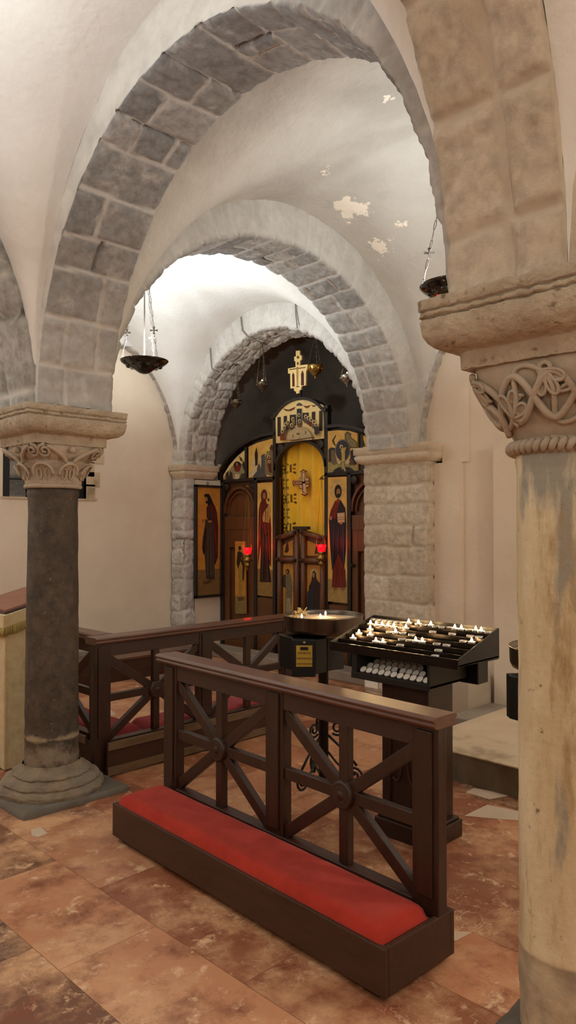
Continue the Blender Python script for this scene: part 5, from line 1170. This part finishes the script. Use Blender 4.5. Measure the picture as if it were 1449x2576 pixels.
def red_lamp(label, u, v, X, vtop):
    c = atx(u, v, X); ct = atx(u, vtop, X); t = Thing('red_votive_lamp', label, 'lamp', tuple(c), 0, 'red glass lamps in front of the icon screen')
    m_ = MB(); m_.lathe([(.034,-.036), (.037,-.03), (.042,0), (.05,.036), (.047,.036), (.038,-.005), (.033,-.03), (.0005,-.03)], (0,0,0), 24); t.p('glass_cup', m_, M['redglass'])
    k = flame_mesh(.026, .008); k.xf(Matrix.Translation((0,0,.004))); t.p('flame', k, M['flame'])
    m_ = MB(); m_.lathe([(.0005,-.036), (.038,-.036), (.042,-.05), (.036,-.066), (.034,-.075), (.052,-.088), (.062,-.106), (.058,-.118), (.030,-.128), (.022,-.140), (.034,-.150), (.038,-.164), (.030,-.180), (.012,-.190), (.006,-.21), (.010,-.218), (.0005,-.23)], (0,0,0), 24)
    for k_ in range(3): a = 2*PI*k_/3; m_.tube([(.058*math.cos(a), .058*math.sin(a), -.106), (.078*math.cos(a), .078*math.sin(a), -.09), (.07*math.cos(a), .07*math.sin(a), -.07)], .005, 6)
    t.p('brass_body', m_, M['brass'])
    H_ = ct[2]-c[2]
    for k_ in range(3):
        a = 2*PI*k_/3; m_ = MB(); m_.tube([(.07*math.cos(a), .07*math.sin(a), -.07), (.05*math.cos(a), .05*math.sin(a), .1), (.004*math.cos(a), .004*math.sin(a), H_-.03)], .0016, 5); t.p('hanging_wire', m_, M['brass'])
    m_ = MB(); m_.lathe([(.03,-.03), (.02,-.02), (.006,0), (.0005,.002)], (0,0,H_), 14); t.p('canopy', m_, M['brass'])
    m_ = MB(); m_.tube([(0, 0, H_-.002), (.05, 0, H_+.02), (5.99-X, 0, H_+.03)], .004, 6); t.p('bracket', m_, M['iron']); return tuple(c)
RED = [red_lamp('red glass votive lamp on brass body hanging in front of the side door', 623, 1386, 5.80, 1219), red_lamp('red glass votive lamp on brass body hanging in front of the royal doors', 809, 1379, 5.80, 1199)]
def cab(label, pts, X=5.425):
    mb = MB(); P = [Vector(atx(u, v, X if len(q) == 0 else q[0])) for u, v, *q in pts]; mb.tube(P, .006, 6); return tag(link('cable', mb, M['cable']), label, 'cable', 'cables on the rubble arch')
cab('bent cable running down the rubble arch to the burning oil lamp', [(606,797),(607,815),(610,832),(622,846),(640,855,5.5),(658,862,5.6),(672,868,5.7)])
cab('bent cable running round the rubble arch to the lowest oil lamp', [(529,876),(530,905),(533,928),(545,937,5.45),(565,940,5.5),(590,942,5.6)])
cab('short cable over the crown of the rubble arch', [(743,758),(744,790),(748,826)])

# ------------------------------------------------------------------ light
def area(name, loc, size, power, col, rot=(PI,0,0)):
    l = bpy.data.lights.new(name, 'AREA'); l.shape = 'DISK'; l.size = size; l.energy = power; l.color = col; o = bpy.data.objects.new(name, l); COL.objects.link(o); o.location = loc; o.rotation_euler = rot; return o
def point(name, loc, power, col, r=.03):
    l = bpy.data.lights.new(name, 'POINT'); l.energy = power; l.color = col; l.shadow_soft_size = r; o = bpy.data.objects.new(name, l); COL.objects.link(o); o.location = loc; return o
WH = (.88, .97, 1.0)
PW = 26
point('bowl_light', (3.80, 5.63, 3.04), 66, WH, .05); point('bowl_light', (4.0, 2.53, 3.065), 23, WH, .05)
for (x, y, k) in ((.5, 2.5, .5), (.5, 5.8, .9), (.3, -.9, .5), (3.9, -.9, .6)): area('vault_light', (x, y, 3.0), .35, PW*k, WH)
WM = (.95, .98, .95)
for (x, y, z, k) in ((-.6, -.9, 2.5, 20), (.0, 3.0, 2.3, 9), (.6, 5.9, 2.4, 17), (4.0, -.6, 2.4, 40)): point('fill_light', (x, y, z), k, WM, .12)  # fill lights added out of view to brighten foreground and lower walls
for i, p in enumerate(LIT[:3]+LIT[3::4]): point('candle_light', p, .18, (1, .62, .28), .012)
for p in LIT2: point('lamp_flame_light', p, .12, (1, .7, .4), .012)
for p in RED: point('red_lamp_light', (p[0]-.0, p[1], p[2]+.05), .35, (1, .05, .04), .02)
w = bpy.data.worlds.new('world'); SC.world = w; w.use_nodes = True; w.node_tree.nodes['Background'].inputs[0].default_value = (.02, .016, .012, 1)
SC.view_settings.view_transform = 'Standard'; SC.view_settings.look = 'None'; SC.view_settings.exposure = 1.02; SC.view_settings.gamma = 1; SC.view_settings.use_curve_mapping = False
cy = SC.cycles
cy.diffuse_bounces = 8; cy.max_bounces = 12; cy.glossy_bounces = 4; cy.sample_clamp_indirect = 6; cy.use_denoising = True; cy.caustics_reflective = False; cy.caustics_refractive = False
